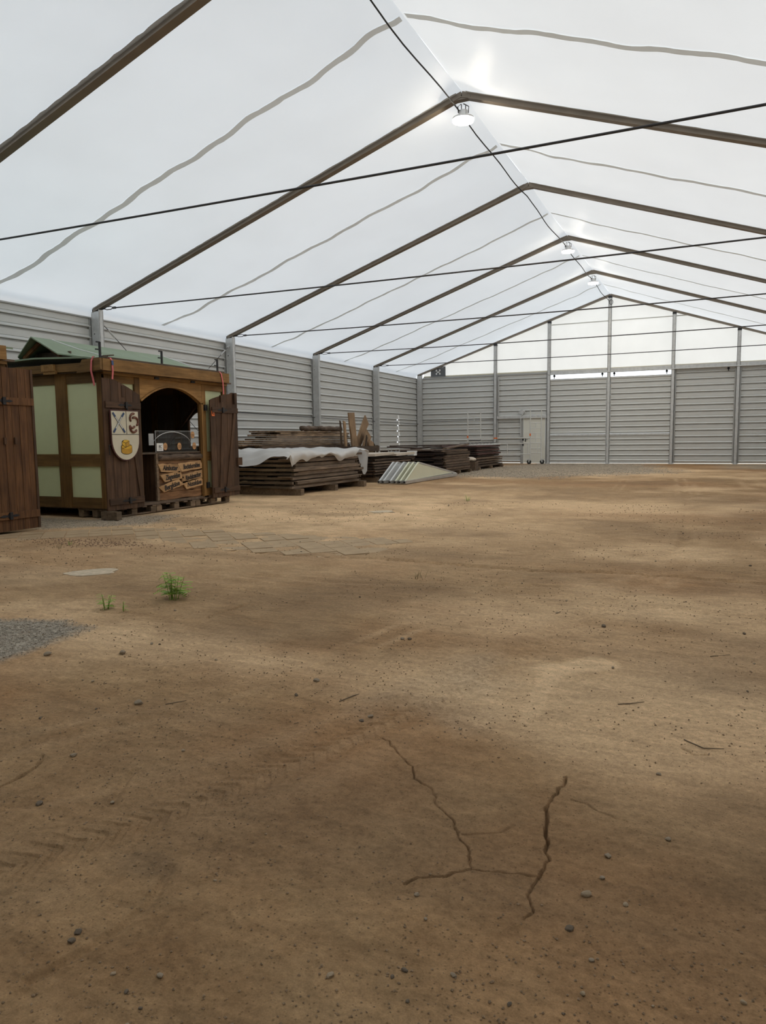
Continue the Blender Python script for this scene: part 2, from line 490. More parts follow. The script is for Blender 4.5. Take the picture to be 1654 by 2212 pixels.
TRACKS = [   # wheel ruts: points, half width, depth, tread
    ([(1.9, -36.3), (2.53, -35.30), (2.79, -34.92), (3.05, -34.38), (3.28, -33.7), (3.7, -32.2), (4.1, -30.2), (4.4, -27), (4.2, -20), (3.5, -8)], 0.055, 0.010, 0.0),
    ([(2.0, -36.6), (2.70, -35.45), (2.93, -34.98), (3.2, -34.25), (3.5, -33.3), (3.9, -31.6), (4.3, -29), (4.5, -25), (4.0, -15)], 0.10, 0.006, 0.006),
    ([(1.4, -35.6), (2.19, -34.25), (2.58, -33.19), (2.9, -31.5), (3.0, -29), (2.8, -24), (2.2, -12)], 0.045, -0.008, 0.0),
    ([(3.19, -35.8), (3.24, -35.65), (3.25, -35.43), (3.18, -35.27)], 0.012, 0.007, 0.0),
    ([(2.57, -34.78), (2.61, -34.87), (2.69, -35.03)], 0.012, 0.007, 0.0),
    ([(-3, -31.2), (1.0, -31.3), (3.2, -30.8), (6, -31.2), (9, -30.5)], 0.07, 0.010, 0.004),
    ([(-2, -30.7), (1.5, -30.9), (4, -30.2), (9, -29.8)], 0.06, -0.008, 0.0),
    ([(-2, -24), (1, -25.5), (5, -26), (9, -25)], 0.09, 0.012, 0.0),
    ([(-3, -22.5), (1, -23.4), (5, -23.6), (9, -22.6)], 0.09, -0.012, 0.0),
    ([(-1, -18), (3, -19.5), (9, -19)], 0.12, 0.015, 0.0),
    ([(5.4, -34.2), (5.2, -31), (5.5, -28), (6.0, -22), (5.5, -10)], 0.11, 0.008, 0.006),
]
PAVE = [(-5.2, -29.62), (-4.6, -28.95), (-3.9, -28.35), (-2.7, -28.0), (0.9, -27.9), (1.25, -28.4), (1.0, -29.60), (-1.5, -29.62), (-2.3, -29.0), (-3.2, -29.15), (-4.2, -29.9)]

def floor_height(X, Y):
    far = np.clip((np.hypot(X - CAM.x, Y - CAM.y) - 6) / 20, 0, 1)
    z = (fbm(X * 0.28, Y * 0.28, 4, 3) - 0.5) * 0.050
    z += (fbm(X * 1.7, Y * 1.7, 3, 9) - 0.5) * 0.020
    z += (fbm(X * 9, Y * 9, 3, 21) - 0.5) * 0.013
    z += (fbm(X * 38, Y * 38, 2, 31) - 0.5) * 0.0065
    for pts, hw, dep, tread in TRACKS:
        d, s, side = seg_dist(X, Y, pts)
        prof = np.exp(-(d / hw) ** 2)
        ridge = np.exp(-((d - hw * 1.9) / (hw * 0.6)) ** 2) * 0.35
        k = 0.55 + 0.9 * vnoise(s * 1.3, s * 0 + hw * 100, 5)
        z += (-dep * prof + dep * ridge) * k
        if tread:
            m = (d < hw * 1.1)
            z += m * tread * 0.6 * np.sign(np.sin((s + np.abs(side) * 0.8) * 2 * PI / 0.075)) * prof
    wob = (vnoise(X * 30, Y * 30, 77) - 0.5) * 0.016
    wob2 = (vnoise(X * 31 + 7, Y * 29 + 3, 78) - 0.5) * 0.016
    for pts, hw, dep in CRACKS:
        d, s, side = seg_dist(X + wob, Y + wob2, pts)
        k = 0.45 + 0.8 * vnoise(s * 14, s * 0, 13)
        z -= dep * np.clip(1 - d / (np.maximum(hw * 0.42 * (0.5 + k), 0.0035)), 0, 1) ** 0.5 * k * 1.3
    for poly, soft, s in GRAVEL:
        m = poly_mask(X, Y, poly, soft) * s
        z += m * ((fbm(X * 26, Y * 26, 2, 41) - 0.5) * 0.022 + 0.006)
    m = poly_mask(X, Y, PAVE, 0.12)
    z = z * (1 - 0.85 * m) - 0.010 * m
    inside = (np.abs(X) < 9.5) & (Y < -0.4)
    # keep the ground level near the walls and the standing stacks
    flat = np.clip((np.abs(X + 6.2) < 2.2) * 1.0, 0, 1) * (Y > -30) * (Y < -2)
    z = np.where(flat > 0, z * 0.35 - 0.012, z)
    z = np.where(Y > -1.2, np.minimum(z, 0.0) * 0.5 - 0.006, z)
    return z

def floor_masks(X, Y):
    g = np.zeros(X.shape)
    nz = fbm(X * 3.2, Y * 3.2, 4, 61)
    for poly, soft, s in GRAVEL:
        g = np.maximum(g, s * np.clip(poly_mask(X, Y, poly, soft * 1.6) * 2.2 - 1.5 + 1.2 * nz, 0, 1))
    pale = np.clip((fbm(X * 0.45 + 3, Y * 0.6, 4, 71) - 0.47) * 4.0, 0, 1) * 0.75
    for pts, hw, dep, tread in TRACKS[:3] + TRACKS[5:]:
        d, s, side = seg_dist(X, Y, pts)
        pale = np.maximum(pale, 0.40 * np.exp(-((d - 2.3 * hw) / (hw * 1.0)) ** 2) * vnoise(s * 1.7, s * 0, 4))
    d, s, side = seg_dist(X, Y, [(3.92, -33.65), (3.91, -32.83), (4.12, -32.66)])
    pale = np.maximum(pale, 0.95 * np.clip(1.25 - d / 0.16 - (nz - 0.5) * 1.6, 0, 1))
    pale = np.maximum(pale, 0.95 * np.exp(-((Y + 24.5) / 6.0) ** 2) * np.clip((6.0 - X) / 7, 0, 1) * (0.5 + nz))
    pale = pale * np.clip((Y + 36.2) / 3.0, 0.25, 1)
    red = np.clip((fbm(X * 0.35 - 9, Y * 0.5 + 4, 4, 81) - 0.46) * 4.0, 0, 1)
    for cx, cy, r in ((4.5, -3.0, 2.2), (6.5, -6, 2.0), (5.0, -33.6, 0.8), (3.3, -34.2, 0.7), (-0.6, -12.5, 0.8), (-4.0, -29.2, 0.6)):
        red = np.maximum(red, np.exp(-((X - cx) ** 2 + (Y - cy) ** 2) / r ** 2))
    dark = np.clip((fbm(X * 0.6 + 20, Y * 1.1 + 2, 4, 91) - 0.50) * 4.0, 0, 1) * 0.8
    for cx, cy, rx, ry, s in ((2.17, -30.98, 0.55, 0.35, 0.9), (3.09, -35.28, 0.12, 0.06, 1.0), (3.05, -35.0, 0.2, 0.10, 0.6), (0.0, -21.9, 0.5, 0.4, 0.8), (6.2, -24, 1.4, 1.4, 0.8), (4.9, -20, 1.5, 1.0, 0.6), (4.65, -34.9, 0.35, 0.3, 0.5), (1.0, -24.5, 0.7, 0.5, 0.5)):
        dark = np.maximum(dark, s * np.clip(np.exp(-((X - cx) / rx) ** 2 - ((Y - cy) / ry) ** 2) * 1.6 * (0.4 + nz), 0, 1))
    return g, np.clip(pale, 0, 1), red, dark

def build_floor():
    m, nt, b = newmat('dusty_earth')
    L = nt.links.new
    at = N(nt, 'ShaderNodeAttribute', attribute_name='mask')
    at2 = N(nt, 'ShaderNodeAttribute', attribute_name='damp')
    sep = N(nt, 'ShaderNodeSeparateColor')
    L(at.outputs['Color'], sep.inputs[0])
    tc = N(nt, 'ShaderNodeTexCoord')
    n1 = N(nt, 'ShaderNodeTexNoise', Scale=2.2, Detail=8.0, Roughness=0.65)
    n2 = N(nt, 'ShaderNodeTexNoise', Scale=38.0, Detail=6.0, Roughness=0.7)
    n3 = N(nt, 'ShaderNodeTexNoise', Scale=170.0, Detail=4.0, Roughness=0.7)
    for n in (n1, n2, n3): L(tc.outputs['Object'], n.inputs['Vector'])
    cr = N(nt, 'ShaderNodeValToRGB')
    e = cr.color_ramp.elements
    e[0].position, e[0].color = 0.32, (0.262, 0.156, 0.076, 1)
    e[1].position, e[1].color = 0.68, (0.375, 0.246, 0.129, 1)
    L(n1.outputs['Fac'], cr.inputs[0])
    def mix(fac, a, col, k=1.0):
        x = N(nt, 'ShaderNodeMix', data_type='RGBA')
        if k != 1.0:
            q = N(nt, 'ShaderNodeMath', operation='MULTIPLY'); q.inputs[1].default_value = k
            L(fac, q.inputs[0]); fac = q.outputs[0]
        L(fac, x.inputs[0]); L(a, x.inputs[6]); x.inputs[7].default_value = (*col, 1)
        return x.outputs[2]
    c = mix(sep.outputs['Blue'], cr.outputs[0], (0.33, 0.172, 0.078), 0.55)
    c = mix(sep.outputs['Green'], c, (0.77, 0.545, 0.325), 0.9)
    c = mix(at2.outputs['Fac'], c, (0.180, 0.116, 0.066), 0.55)
    gr = N(nt, 'ShaderNodeValToRGB')
    ge = gr.color_ramp.elements
    ge[0].position, ge[0].color = 0.35, (0.20, 0.172, 0.132, 1)
    ge[1].position, ge[1].color = 0.70, (0.44, 0.385, 0.305, 1)
    L(n2.outputs['Fac'], gr.inputs[0])
    x = N(nt, 'ShaderNodeMix', data_type='RGBA')
    L(sep.outputs['Red'], x.inputs[0]); L(c, x.inputs[6]); L(gr.outputs[0], x.inputs[7])
    # fine speckle
    sp = N(nt, 'ShaderNodeMapRange'); sp.inputs['From Min'].default_value = 0.25; sp.inputs['From Max'].default_value = 0.75
    sp.inputs['To Min'].default_value = 0.72; sp.inputs['To Max'].default_value = 1.26
    L(n2.outputs['Fac'], sp.inputs['Value'])
    sp2 = N(nt, 'ShaderNodeMapRange'); sp2.inputs['From Min'].default_value = 0.25; sp2.inputs['From Max'].default_value = 0.75
    sp2.inputs['To Min'].default_value = 0.80; sp2.inputs['To Max'].default_value = 1.2
    L(n3.outputs['Fac'], sp2.inputs['Value'])
    mu = N(nt, 'ShaderNodeMath', operation='MULTIPLY'); L(sp.outputs[0], mu.inputs[0]); L(sp2.outputs[0], mu.inputs[1])
    n4 = N(nt, 'ShaderNodeTexNoise', Scale=8.5, Detail=9.0, Roughness=0.72, Distortion=0.4)
    mp4 = N(nt, 'ShaderNodeMapping'); mp4.inputs['Rotation'].default_value = (0, 0, -1.1); mp4.inputs['Scale'].default_value = (0.45, 1.4, 1)
    L(tc.outputs['Object'], mp4.inputs['Vector']); L(mp4.outputs[0], n4.inputs['Vector'])
    sp4 = N(nt, 'ShaderNodeMapRange'); sp4.inputs['From Min'].default_value = 0.28; sp4.inputs['From Max'].default_value = 0.72
    sp4.inputs['To Min'].default_value = 0.74; sp4.inputs['To Max'].default_value = 1.24
    L(n4.outputs['Fac'], sp4.inputs['Value'])
    vo = N(nt, 'ShaderNodeTexVoronoi', Scale=55.0); L(tc.outputs['Object'], vo.inputs['Vector'])
    vr = N(nt, 'ShaderNodeMapRange'); vr.inputs['From Min'].default_value = 0.10; vr.inputs['From Max'].default_value = 0.22
    vr.inputs['To Min'].default_value = 0.62; vr.inputs['To Max'].default_value = 1.0
    L(vo.outputs['Distance'], vr.inputs['Value'])
    m4 = N(nt, 'ShaderNodeMath', operation='MULTIPLY'); L(mu.outputs[0], m4.inputs[0]); L(sp4.outputs[0], m4.inputs[1])
    m5 = N(nt, 'ShaderNodeMath', operation='MULTIPLY'); L(m4.outputs[0], m5.inputs[0]); L(vr.outputs[0], m5.inputs[1])
    mu = m5
    y = N(nt, 'ShaderNodeMix', data_type='RGBA', blend_type='MULTIPLY'); y.inputs[0].default_value = 1
    L(x.outputs[2], y.inputs[6]); L(mu.outputs[0], y.inputs[7])
    L(y.outputs[2], b.inputs['Base Color'])
    b.inputs['Roughness'].default_value = 0.95
    b.inputs['Specular IOR Level'].default_value = 0.12
    b1 = N(nt, 'ShaderNodeBump', Strength=0.55, Distance=0.012); L(n2.outputs['Fac'], b1.inputs['Height'])
    b2 = N(nt, 'ShaderNodeBump', Strength=0.45, Distance=0.004); L(n3.outputs['Fac'], b2.inputs['Height'])
    L(b1.outputs[0], b2.inputs['Normal']); L(b2.outputs[0], b.inputs['Normal'])

    rows = [0.02, 0.3, 0.6, 0.9, 1.1, 1.25, 1.35]
    r = 1.42
    while r < 52:
        rows.append(r)
        r += min(max(r * r / 1250.0, 0.0034), 0.45)
    R = np.array(rows)
    base = math.atan2(fw.y, fw.x)
    fine = np.linspace(-0.80, 0.80, 940)
    coarse = np.linspace(0.80, 2 * PI - 0.80, 62)[1:-1]
    T = np.concatenate([fine, coarse]) + base
    RR, TT = np.meshgrid(R, T, indexing='ij')
    X = CAM.x + RR * np.cos(TT); Y = CAM.y + RR * np.sin(TT)
    Z = floor_height(X, Y)
    out = (np.abs(X) > 10.3) | (Y > 0.35) | (Y < -40)
    Z = np.where(out, -0.03, Z)
    nr, ntt = X.shape
    co = np.stack([X, Y, Z], -1).reshape(-1, 3)
    i = np.arange(nr - 1)[:, None]; j = np.arange(ntt)[None, :]; j2 = (j + 1) % ntt
    q = np.stack([i * ntt + j, (i + 1) * ntt + j, (i + 1) * ntt + j2, i * ntt + j2], -1).reshape(-1, 4)
    me = bpy.data.meshes.new('floor')
    me.vertices.add(len(co)); me.vertices.foreach_set('co', co.ravel().astype(np.float32))
    me.loops.add(q.size); me.loops.foreach_set('vertex_index', q.ravel().astype(np.int32))
    me.polygons.add(len(q)); me.polygons.foreach_set('loop_start', (np.arange(len(q)) * 4).astype(np.int32))
    me.polygons.foreach_set('use_smooth', np.ones(len(q), bool))
    me.update(calc_edges=True)
    g, p, rd, dk = floor_masks(X, Y)
    a = me.attributes.new('mask', 'FLOAT_COLOR', 'POINT')
    a.data.foreach_set('color', np.stack([g, p, rd, np.ones_like(g)], -1).reshape(-1).astype(np.float32))
    a = me.attributes.new('damp', 'FLOAT', 'POINT')
    a.data.foreach_set('value', dk.reshape(-1).astype(np.float32))
    me.materials.append(m)
    o = bpy.data.objects.new('floor', me)
    link(o)
    prop(o, label='dusty brown earth floor with wheel ruts, cracks and gravel', kind='structure')
    return o
FLOOR = build_floor()

OG = MB(); OG.box(-60, 60, 0.6, 70, -0.10, -0.012)
OG.build('ground_outside', M['asphalt'], kind='structure', label='pale asphalt yard outside the gate')

def gz(x, y):
    return float(floor_height(np.array([x]), np.array([y]))[0])

# square pavers laid at forty-five degrees along the old kerb line
def build_pavers():
    s = 0.318
    me = MB().box(-s / 2 + .007, s / 2 - .007, -s / 2 + .007, s / 2 - .007, -0.05, 0).mesh('paver', M['paver'])
    c, sn = math.cos(-PI / 4), math.sin(-PI / 4)
    for a in range(-40, 41):
        for b in range(-40, 41):
            x = -1.9 + (a * c - b * sn) * s; y = -28.8 + (a * sn + b * c) * s
            if float(poly_mask(np.array([x]), np.array([y]), PAVE, 0.02)[0]) < 0.99: continue
            k = random.random()
            inst(me, 'paver', (x, y, -0.0125 + 0.013 * k), FLOOR,
                 rot=(random.uniform(-.012, .012), random.uniform(-.012, .012), -PI / 4 + random.uniform(-.01, .01)))
build_pavers()

# ------------------------------------------------------------------ roof membrane
CEIL = empty('ceiling', (0, -20, 4.5), kind='structure', label='white translucent fabric roof of the hall')

def roof_z(x):
    return HR + 0.09 - SL * abs(x)

def sag(x, y, side):
    """dip of the membrane between two frames, folds near the frames"""
    t = (-y / BAY) % 1.0
    ax = np.abs(x)
    e = 1 - (2 * t - 1) ** 2
    s = -0.10 * e * np.clip(ax / 1.2, 0.3, 1) * np.clip((WX - ax) / 1.0, 0.25, 1)
    s += -0.035 * e * np.clip(1 - ax / 1.0, 0, 1)
    # soft folds running out from the apex and from the eaves
    ang = np.arctan2((t - 0.0) * BAY, ax + 0.15); ang2 = np.arctan2((1 - t) * BAY, ax + 0.15)
    w = np.exp(-ax / 1.6)
    s += 0.012 * w * np.sin(ang * 26 + side) * e + 0.012 * w * np.sin(ang2 * 24 + 2) * e
    we = np.exp(-(WX - ax) / 1.8)
    s += 0.012 * we * e * np.sin(t * 40 + ax * 6)
    s += 0.02 * (fbm(x * 0.8 + 50, y * 0.8 + 100, 3, 7) - 0.5) * e
    return s

def build_roof():
    nx, ny = 46, 26
    for k in range(NF - 1):
        for side in (-1, 1):
            u = np.linspace(0, 1, nx) ** 1.1
            xs = np.concatenate([u * WX, [WX + 0.035, WX + 0.045]])
            ys = -np.linspace(k * BAY, (k + 1) * BAY, ny)
            Xg, Yg = np.meshgrid(xs, ys, indexing='ij')
            Z = HR + 0.09 - SL * np.minimum(Xg, WX) + sag(Xg, Yg, side)
            Z[-2, :] = Z[-3, :] - 0.10
            Z[-1, :] = WH - 0.06
            v = np.stack([side * Xg, Yg, Z], -1).reshape(-1, 3)
            f = []
            m, n = Xg.shape
            for i in range(m - 1):
                for j in range(n - 1):
                    f.append((i * n + j, (i + 1) * n + j, (i + 1) * n + j + 1, i * n + j + 1))
            mb = MB(); mb.v = [tuple(p) for p in v]; mb.f = f; mb.smooth = True
            mb.build('roof_panel', M['roof'], CEIL)
            # welded seam half way along the bay, slightly wandering
            seam = MB()
            nn = 90
            pts = []
            for i in range(nn):
                x = 0.05 + (WX - 0.10) * i / (nn - 1)
                yy = -(k + 0.53) * BAY + 0.035 * math.sin(i * 0.31 + k + side) + 0.02 * math.sin(i * 0.83 + 2 * k) + random.uniform(-.008, .008)
                hw = 0.072 + random.uniform(-.006, .006)
                for dy in (-hw, hw):
                    z = HR + 0.09 - SL * x + float(sag(np.array([x]), np.array([yy + dy]), side)[0]) - 0.014
                    pts.append((side * x, yy + dy, z))
            seam.add(pts, [(2 * i, 2 * i + 2, 2 * i + 3, 2 * i + 1) for i in range(nn - 1)])
            seam.smooth = True
            seam.build('seam_strip', M['seam'], CEIL)
            # flaps along both frames
            for edge, dirn in ((k, -1), (k + 1, 1)):
                fl = MB(); pts = []
                for i in range(nn):
                    x = 0.10 + (WX - 0.25) * i / (nn - 1)
                    y0 = -edge * BAY + dirn * 0.062
                    y1 = -edge * BAY + dirn * (0.115 + random.uniform(-.012, .012))
                    for yy in (y0, y1):
                        z = HR + 0.09 - SL * x + float(sag(np.array([x]), np.array([yy]), side)[0]) - 0.012
                        pts.append((side * x, yy, z))
                fl.add(pts, [(2 * i, 2 * i + 2, 2 * i + 3, 2 * i + 1) for i in range(nn - 1)])
                fl.build('edge_flap', M['keder'], CEIL)
build_roof()

# ------------------------------------------------------------------ portal frames
FR_LABEL = {
    0: 'end portal frame standing against the far gable wall',
    1: 'portal frame nearest the far gable, farthest lamp at its apex',
    2: 'second portal frame from the far gable, middle lamp at its apex',
    3: 'third portal frame from the far gable, no lamp at its apex',
    4: 'portal frame with the nearest lamp, its column rising behind the green hut roof',
    5: 'broad dark rafter frame crossing the upper left corner overhead',
    6: 'aluminium portal frame just ahead of the viewpoint, out of view',
    7: 'aluminium portal frame behind the viewpoint',
}
def portal(k):
    y = -k * BAY
    if k == 0: y = -0.10
    o = empty('portal_frame', (0, y, 0), label=FR_LABEL[k], cat='frame', group='portal frames of the hall')
    for s in (-1, 1):
        c = MB()
        w = 0.075
        c.box(min(s * W, s * (W + .012)), max(s * W, s * (W + .012)), y - w, y + w, 0.0, HE - 0.02)         # inner flange
        c.box(min(s * (W + .25), s * (W + .262)), max(s * (W + .25), s * (W + .262)), y - w, y + w, 0.0, HE - 0.10)
        for yy in (y - 0.06, y + 0.06):
            c.box(min(s * W, s * (W + .26)), max(s * W, s * (W + .26)), yy - .006, yy + .006, 0.0, HE - 0.06)
        col = c.build('column', M['galv'], o)
        MB().box(s * (W + .13) - .2, s * (W + .13) + .2, y - .16, y + .16, -0.02, 0.02).build('base_plate', M['galv'], o)
        r = MB()
        z0, z1 = HE + 0.03, HR
        r.bar((s * (W + 0.22), y, z0 - SL * 0.22 + .03), (s * 0.0, y, z1 + .03), 0.11, 0.10)
        r.bar((s * (W + 0.22), y, z0 - SL * 0.22 - 0.025), (0, y, z1 - 0.025), 0.15, 0.02)
        r.build('rafter', M['rafter'], o)
        # corner shoe between column and rafter
        MB().prism([(s * (W + .03), HE - .05), (s * (W + .24), HE - .16), (s * (W + .25), HE + .0), (s * (W - .10), HE + .09)], 'xz', y - .05, y + .05).build('corner_shoe', M['black'], o)
        for dz in (0.72, 0.72):
            pass
        for yy in (-0.03, 0.03):
            MB().lathe([(0.014, -0.012), (0.014, 0.012)], (s * (W + .18) , y - .067, HE - 0.62 + yy * 0), 8, 'y').build('bolt', M['black'], o)
            break
    MB().cbox((0, y, HR - 0.05), (0.36, 0.13, 0.06)).build('apex_plate', M['rafter'], o)
    return o
for k in range(NF): portal(k)

# steel tie cables from eave to eave
for k in range(1, NF - 1):
    y = -k * BAY
    lab = {1: 'thin steel tie cable nearest the far gable', 2: 'steel tie cable second from the far gable', 3: 'steel tie cable third from the far gable',
           4: 'steel tie cable hooked to the column above the green hut roof', 5: 'nearest steel tie cable crossing the whole picture high up',
           6: 'steel tie cable above the viewpoint, out of view'}[k]
    o = empty('tie_cable', (0, y, HE), label=lab, cat='cable', group='tie cables between the eaves')
    pts = []
    for i in range(25):
        x = -W + 0.42 + (2 * W - 0.84) * i / 24
        pts.append((x, y, HE - 0.06 * (1 - (x / W) ** 2)))
    MB().tube(pts, 0.016, 8).build('wire_rope', M['cable'], o)
    for s in (-1, 1):
        MB().tube([(s * (W + .02), y, HE), (s * (W - .14), y, HE)], 0.022, 6).build('eye_bolt', M['cable'], o)
        t = MB()
        for dz in (-0.035, 0.035):
            t.tube([(s * (W - .12), y, HE), (s * (W - .20), y, HE + dz), (s * (W - .34), y, HE + dz), (s * (W - .42), y, HE)], 0.011, 6)
        t.build('turnbuckle', M['cable'], o)
        MB().box(min(s * (W - .50), s * (W - .40)), max(s * (W - .50), s * (W - .40)), y - .02, y + .02, HE - .03, HE + .022).build('cable_clamp', M['cable'], o)

# wall bracing wires on the left side
def wire(name, a, b, r, label, group=None, tb=True):
    o = empty(name, ((a[0] + b[0]) / 2, (a[1] + b[1]) / 2, min(a[2], b[2])), label=label, cat='wire', group=group)
    MB().tube([a, b], r, 6).build('strand', M['cable'], o)
    if tb:
        a, b = Vector(a), Vector(b)
        d = (b - a).normalized()
        MB().tube([a + d * 0.25, a + d * 0.55], 0.024, 6).build('turnbuckle', M['galv'], o)
        MB().tube([a, a + d * 0.1], 0.03, 6).build('shackle', M['galv'], o)
wire('bracing_wire', (-9.74, -4 * BAY + .09, HE - .32), (-9.74, -3 * BAY - .09, 0.35), 0.009, 'diagonal bracing wire falling from the column above the green hut roof', 'wall bracing wires')
wire('bracing_wire', (-9.78, -3 * BAY - .09, HE - .32), (-9.78, -4 * BAY + .09, 0.35), 0.009, 'diagonal bracing wire falling leftwards from the column behind the right shutter', 'wall bracing wires')
wire('wall_wire', (-9.86, -4 * BAY, 2.34), (-9.86, -0.1, 2.10), 0.014, 'thin horizontal wire stretched along the left steel wall', tb=False)
wire('wall_wire', (-9.60, -0.10, 2.20), (-5.7, -0.10, 2.24), 0.014, 'thin horizontal wire stretched along the far wall beside the corner', tb=False)

# ------------------------------------------------------------------ steel walls
PITCH = 0.281
NS = 16
def slat_mesh(name, L, along, mat=None, h=PITCH, out=0.036):
    """one rib of the profiled sheet: flat, slope inwards, drip edge; inside faces +x or -y"""
    prof = [(0.0, h), (0.0, 0.140), (-0.010, 0.133), (0.0, 0.124), (0.026, 0.080), (0.026, 0.062), (-0.062, 0.058), (-0.062, 0.0), (-0.078, 0.0), (-0.078, h)]
    if along == 'y':
        return MB().prism(prof, 'xz', -L / 2, L / 2).mesh(name, mat or M['sheet'])
    return MB().prism([(-a, b) for a, b in prof], 'yz', -L / 2, L / 2).mesh(name, mat or M['sheet'])

WL = empty('wall_left', (-WX, -20, 0), kind='structure', label='long left wall of horizontally ribbed grey steel sheets')
WR = empty('wall_right', (WX, -20, 0), kind='structure', label='long right wall of horizontally ribbed grey steel sheets')
WB = empty('wall_back', (0, 0, 0), kind='structure', label='far gable wall of ribbed steel below white fabric')
WF = empty('wall_front', (0, -39.6, 0), kind='structure', label='gable wall behind the viewpoint')
LB = BAY - 0.13
me_l = slat_mesh('cladding_slat', LB, 'y')
GAP_Y, GAPW = -2.58, 0.15
for k in range(NF - 1):
    yc = -(k + 0.5) * BAY
    for i in range(NS):
        z = i * PITCH + 0.004
        if k == 0 and 0.78 < z + 0.1 < 2.55:
            ya, yb = yc - LB / 2, yc + LB / 2
            j = 0.03 * (1 if i % 2 else -1)
            L1, L2 = (GAP_Y + j - GAPW / 2) - ya, yb - (GAP_Y + j + GAPW / 2)
            inst(slat_mesh('cladding_slat', L1, 'y'), 'cladding_slat', (-WX, ya + L1 / 2, z), WL)
            inst(slat_mesh('cladding_slat', L2, 'y'), 'cladding_slat', (-WX, yb - L2 / 2, z), WL)
        else:
            inst(me_l, 'cladding_slat', (-WX, yc, z), WL)
        if k < 6: inst(me_l, 'cladding_slat', (WX, yc, z), WR, rot=(0, 0, PI))
    MB().box(-WX - .03, -WX + .045, yc - LB / 2, yc + LB / 2, NS * PITCH, WH + 0.03).build('top_flashing', M['sheet_dark'], WL)
    MB().box(WX - .045, WX + .03, yc - LB / 2, yc + LB / 2, NS * PITCH, WH + 0.03).build('top_flashing', M['sheet_dark'], WR)
for k in range(NF):
    y = -k * BAY
    for s, par in ((-1, WL), (1, WR)):
        MB().box(s * WX - .05, s * WX + .02, y - .12, y + .12, 0, WH).build('cover_strip', M['sheet_dark'], par)
# the remaining bay of the right wall beside the camera is one broad sheet per rib as well
for i in range(NS):
    inst(me_l, 'cladding_slat', (WX, -6.5 * BAY, i * PITCH + 0.004), WR, rot=(0, 0, PI))

# far gable --------------------------------------------------------------
XC = [-5.60, -2.87, 0.0, 2.87, 5.60]
YB = 0.0
def back_slats(x0, x1, z0, n, par, y=YB, h=PITCH):
    me = slat_mesh('cladding_slat', x1 - x0, 'x', h=h)
    for i in range(n):
        inst(me, 'cladding_slat', ((x0 + x1) / 2, y, z0 + i * h), par)
back_slats(-9.96, -5.60, 0.02, NS, WB)
back_slats(-5.60, -2.87, 2.34, 8, WB, h=0.268)
back_slats(-5.60, -4.22, 0.05, 8, WB, h=0.2863)
back_slats(2.87, 5.60, 0.045, NS - 1, WB, h=0.294)
back_slats(5.60, 9.96, 0.045, NS - 1, WB, h=0.294)
MB().box(-9.62, -2.95, -0.06, 0.03, 4.47, 4.56).build('top_flashing', M['sheet_dark'], WB)
for i, x in enumerate(XC):
    top = HR - SL * abs(x) - 0.02
    c = MB()
    c.box(x - .075, x + .075, -0.20, -0.185, 0.0, top)
    c.box(x - .075, x - .062, -0.20, -0.02, 0.0, top)
    c.box(x + .062, x + .075, -0.20, -0.02, 0.0, top)
    c.build('gable_column', M['galv'], WB)
    MB().box(x - .10, x + .10, -0.24, 0.0, -0.02, 0.025).build('base_plate', M['galv'], WB)
    MB().box(x - .085, x + .085, -0.215, -0.05, top - 0.10, top).build('head_plate', M['black'], WB)
# beam and sliding rail over the gate bays
MB().box(-2.95, 9.62, -0.17, -0.05, 4.43, 4.58).build('gate_beam', M['galv'], WB)
MB().tube([(-2.9, -0.20, 4.41), (9.6, -0.20, 4.41)], 0.03, 8).build('sliding_rail', M['galv'], WB)
for x in (-2.6, -0.3, 0.25, 2.6, 5.2):
    r = MB(); r.lathe([(0.055, -0.02), (0.055, 0.02)], (x, -0.17, 4.33), 12, 'y'); r.box(x - .02, x + .02, -0.19, -0.15, 4.20, 4.36)
    r.build('roller', M['black'], WB)
# lintel and jambs around the personnel door
MB().box(-5.52, -2.95, -0.16, -0.04, 2.28, 2.42).build('door_lintel', M['galv'], WB)
MB().box(-4.30, -4.16, -0.06, 0.03, 0.0, 2.34).build('door_jamb', M['sheet_dark'], WB)
MB().box(-3.04, -2.86, -0.06, 0.03, 0.0, 2.34).build('door_jamb', M['sheet_dark'], WB)
for x in (-5.70, -5.50, -2.98, 2.985, 5.49, 5.71):
    MB().box(x - .03, x + .03, -0.055, 0.0, 0.03, 4.46).build('cover_strip', M['sheet_dark'], WB)
MB().tube([(-5.44, -0.10, 2.45), (-5.44, -0.10, 3.7), (-5.44, -0.10, 4.4)], 0.022, 6).build('conduit', M['galv'], WB)
# fabric above the steel
def gable_fabric(par, y, zb):
    n = 60
    v, f = [], []
    for i in range(n + 1):
        x = -9.6 + 19.2 * i / n
        zt = HR + 0.10 - SL * abs(x)
        for j in range(9):
            t = j / 8
            z = zb + (zt - zb) * t
            yy = y + 0.018 * math.sin(x * 9 + 0.6 * math.sin(x * 3)) * t * t + 0.01 * math.sin(x * 2.1)
            v.append((x, yy, z))
    for i in range(n):
        for j in range(8):
            f.append((i * 9 + j, i * 9 + j + 1, i * 9 + j + 10, i * 9 + j + 9))
    mb = MB(); mb.v, mb.f, mb.smooth = v, f, True
    mb.build('gable_sheet', M['gable'], par)
gable_fabric(WB, 0.06, 4.44)
MB().box(-9.6, 9.6, 0.02, 0.05, 4.55, 4.63).build('hem_strip', M['cream'], WB)
MB().box(-2.95, 3.45, 0.025, 0.035, 6.82, 6.87).build('gable_seam', M['seam'], WB)
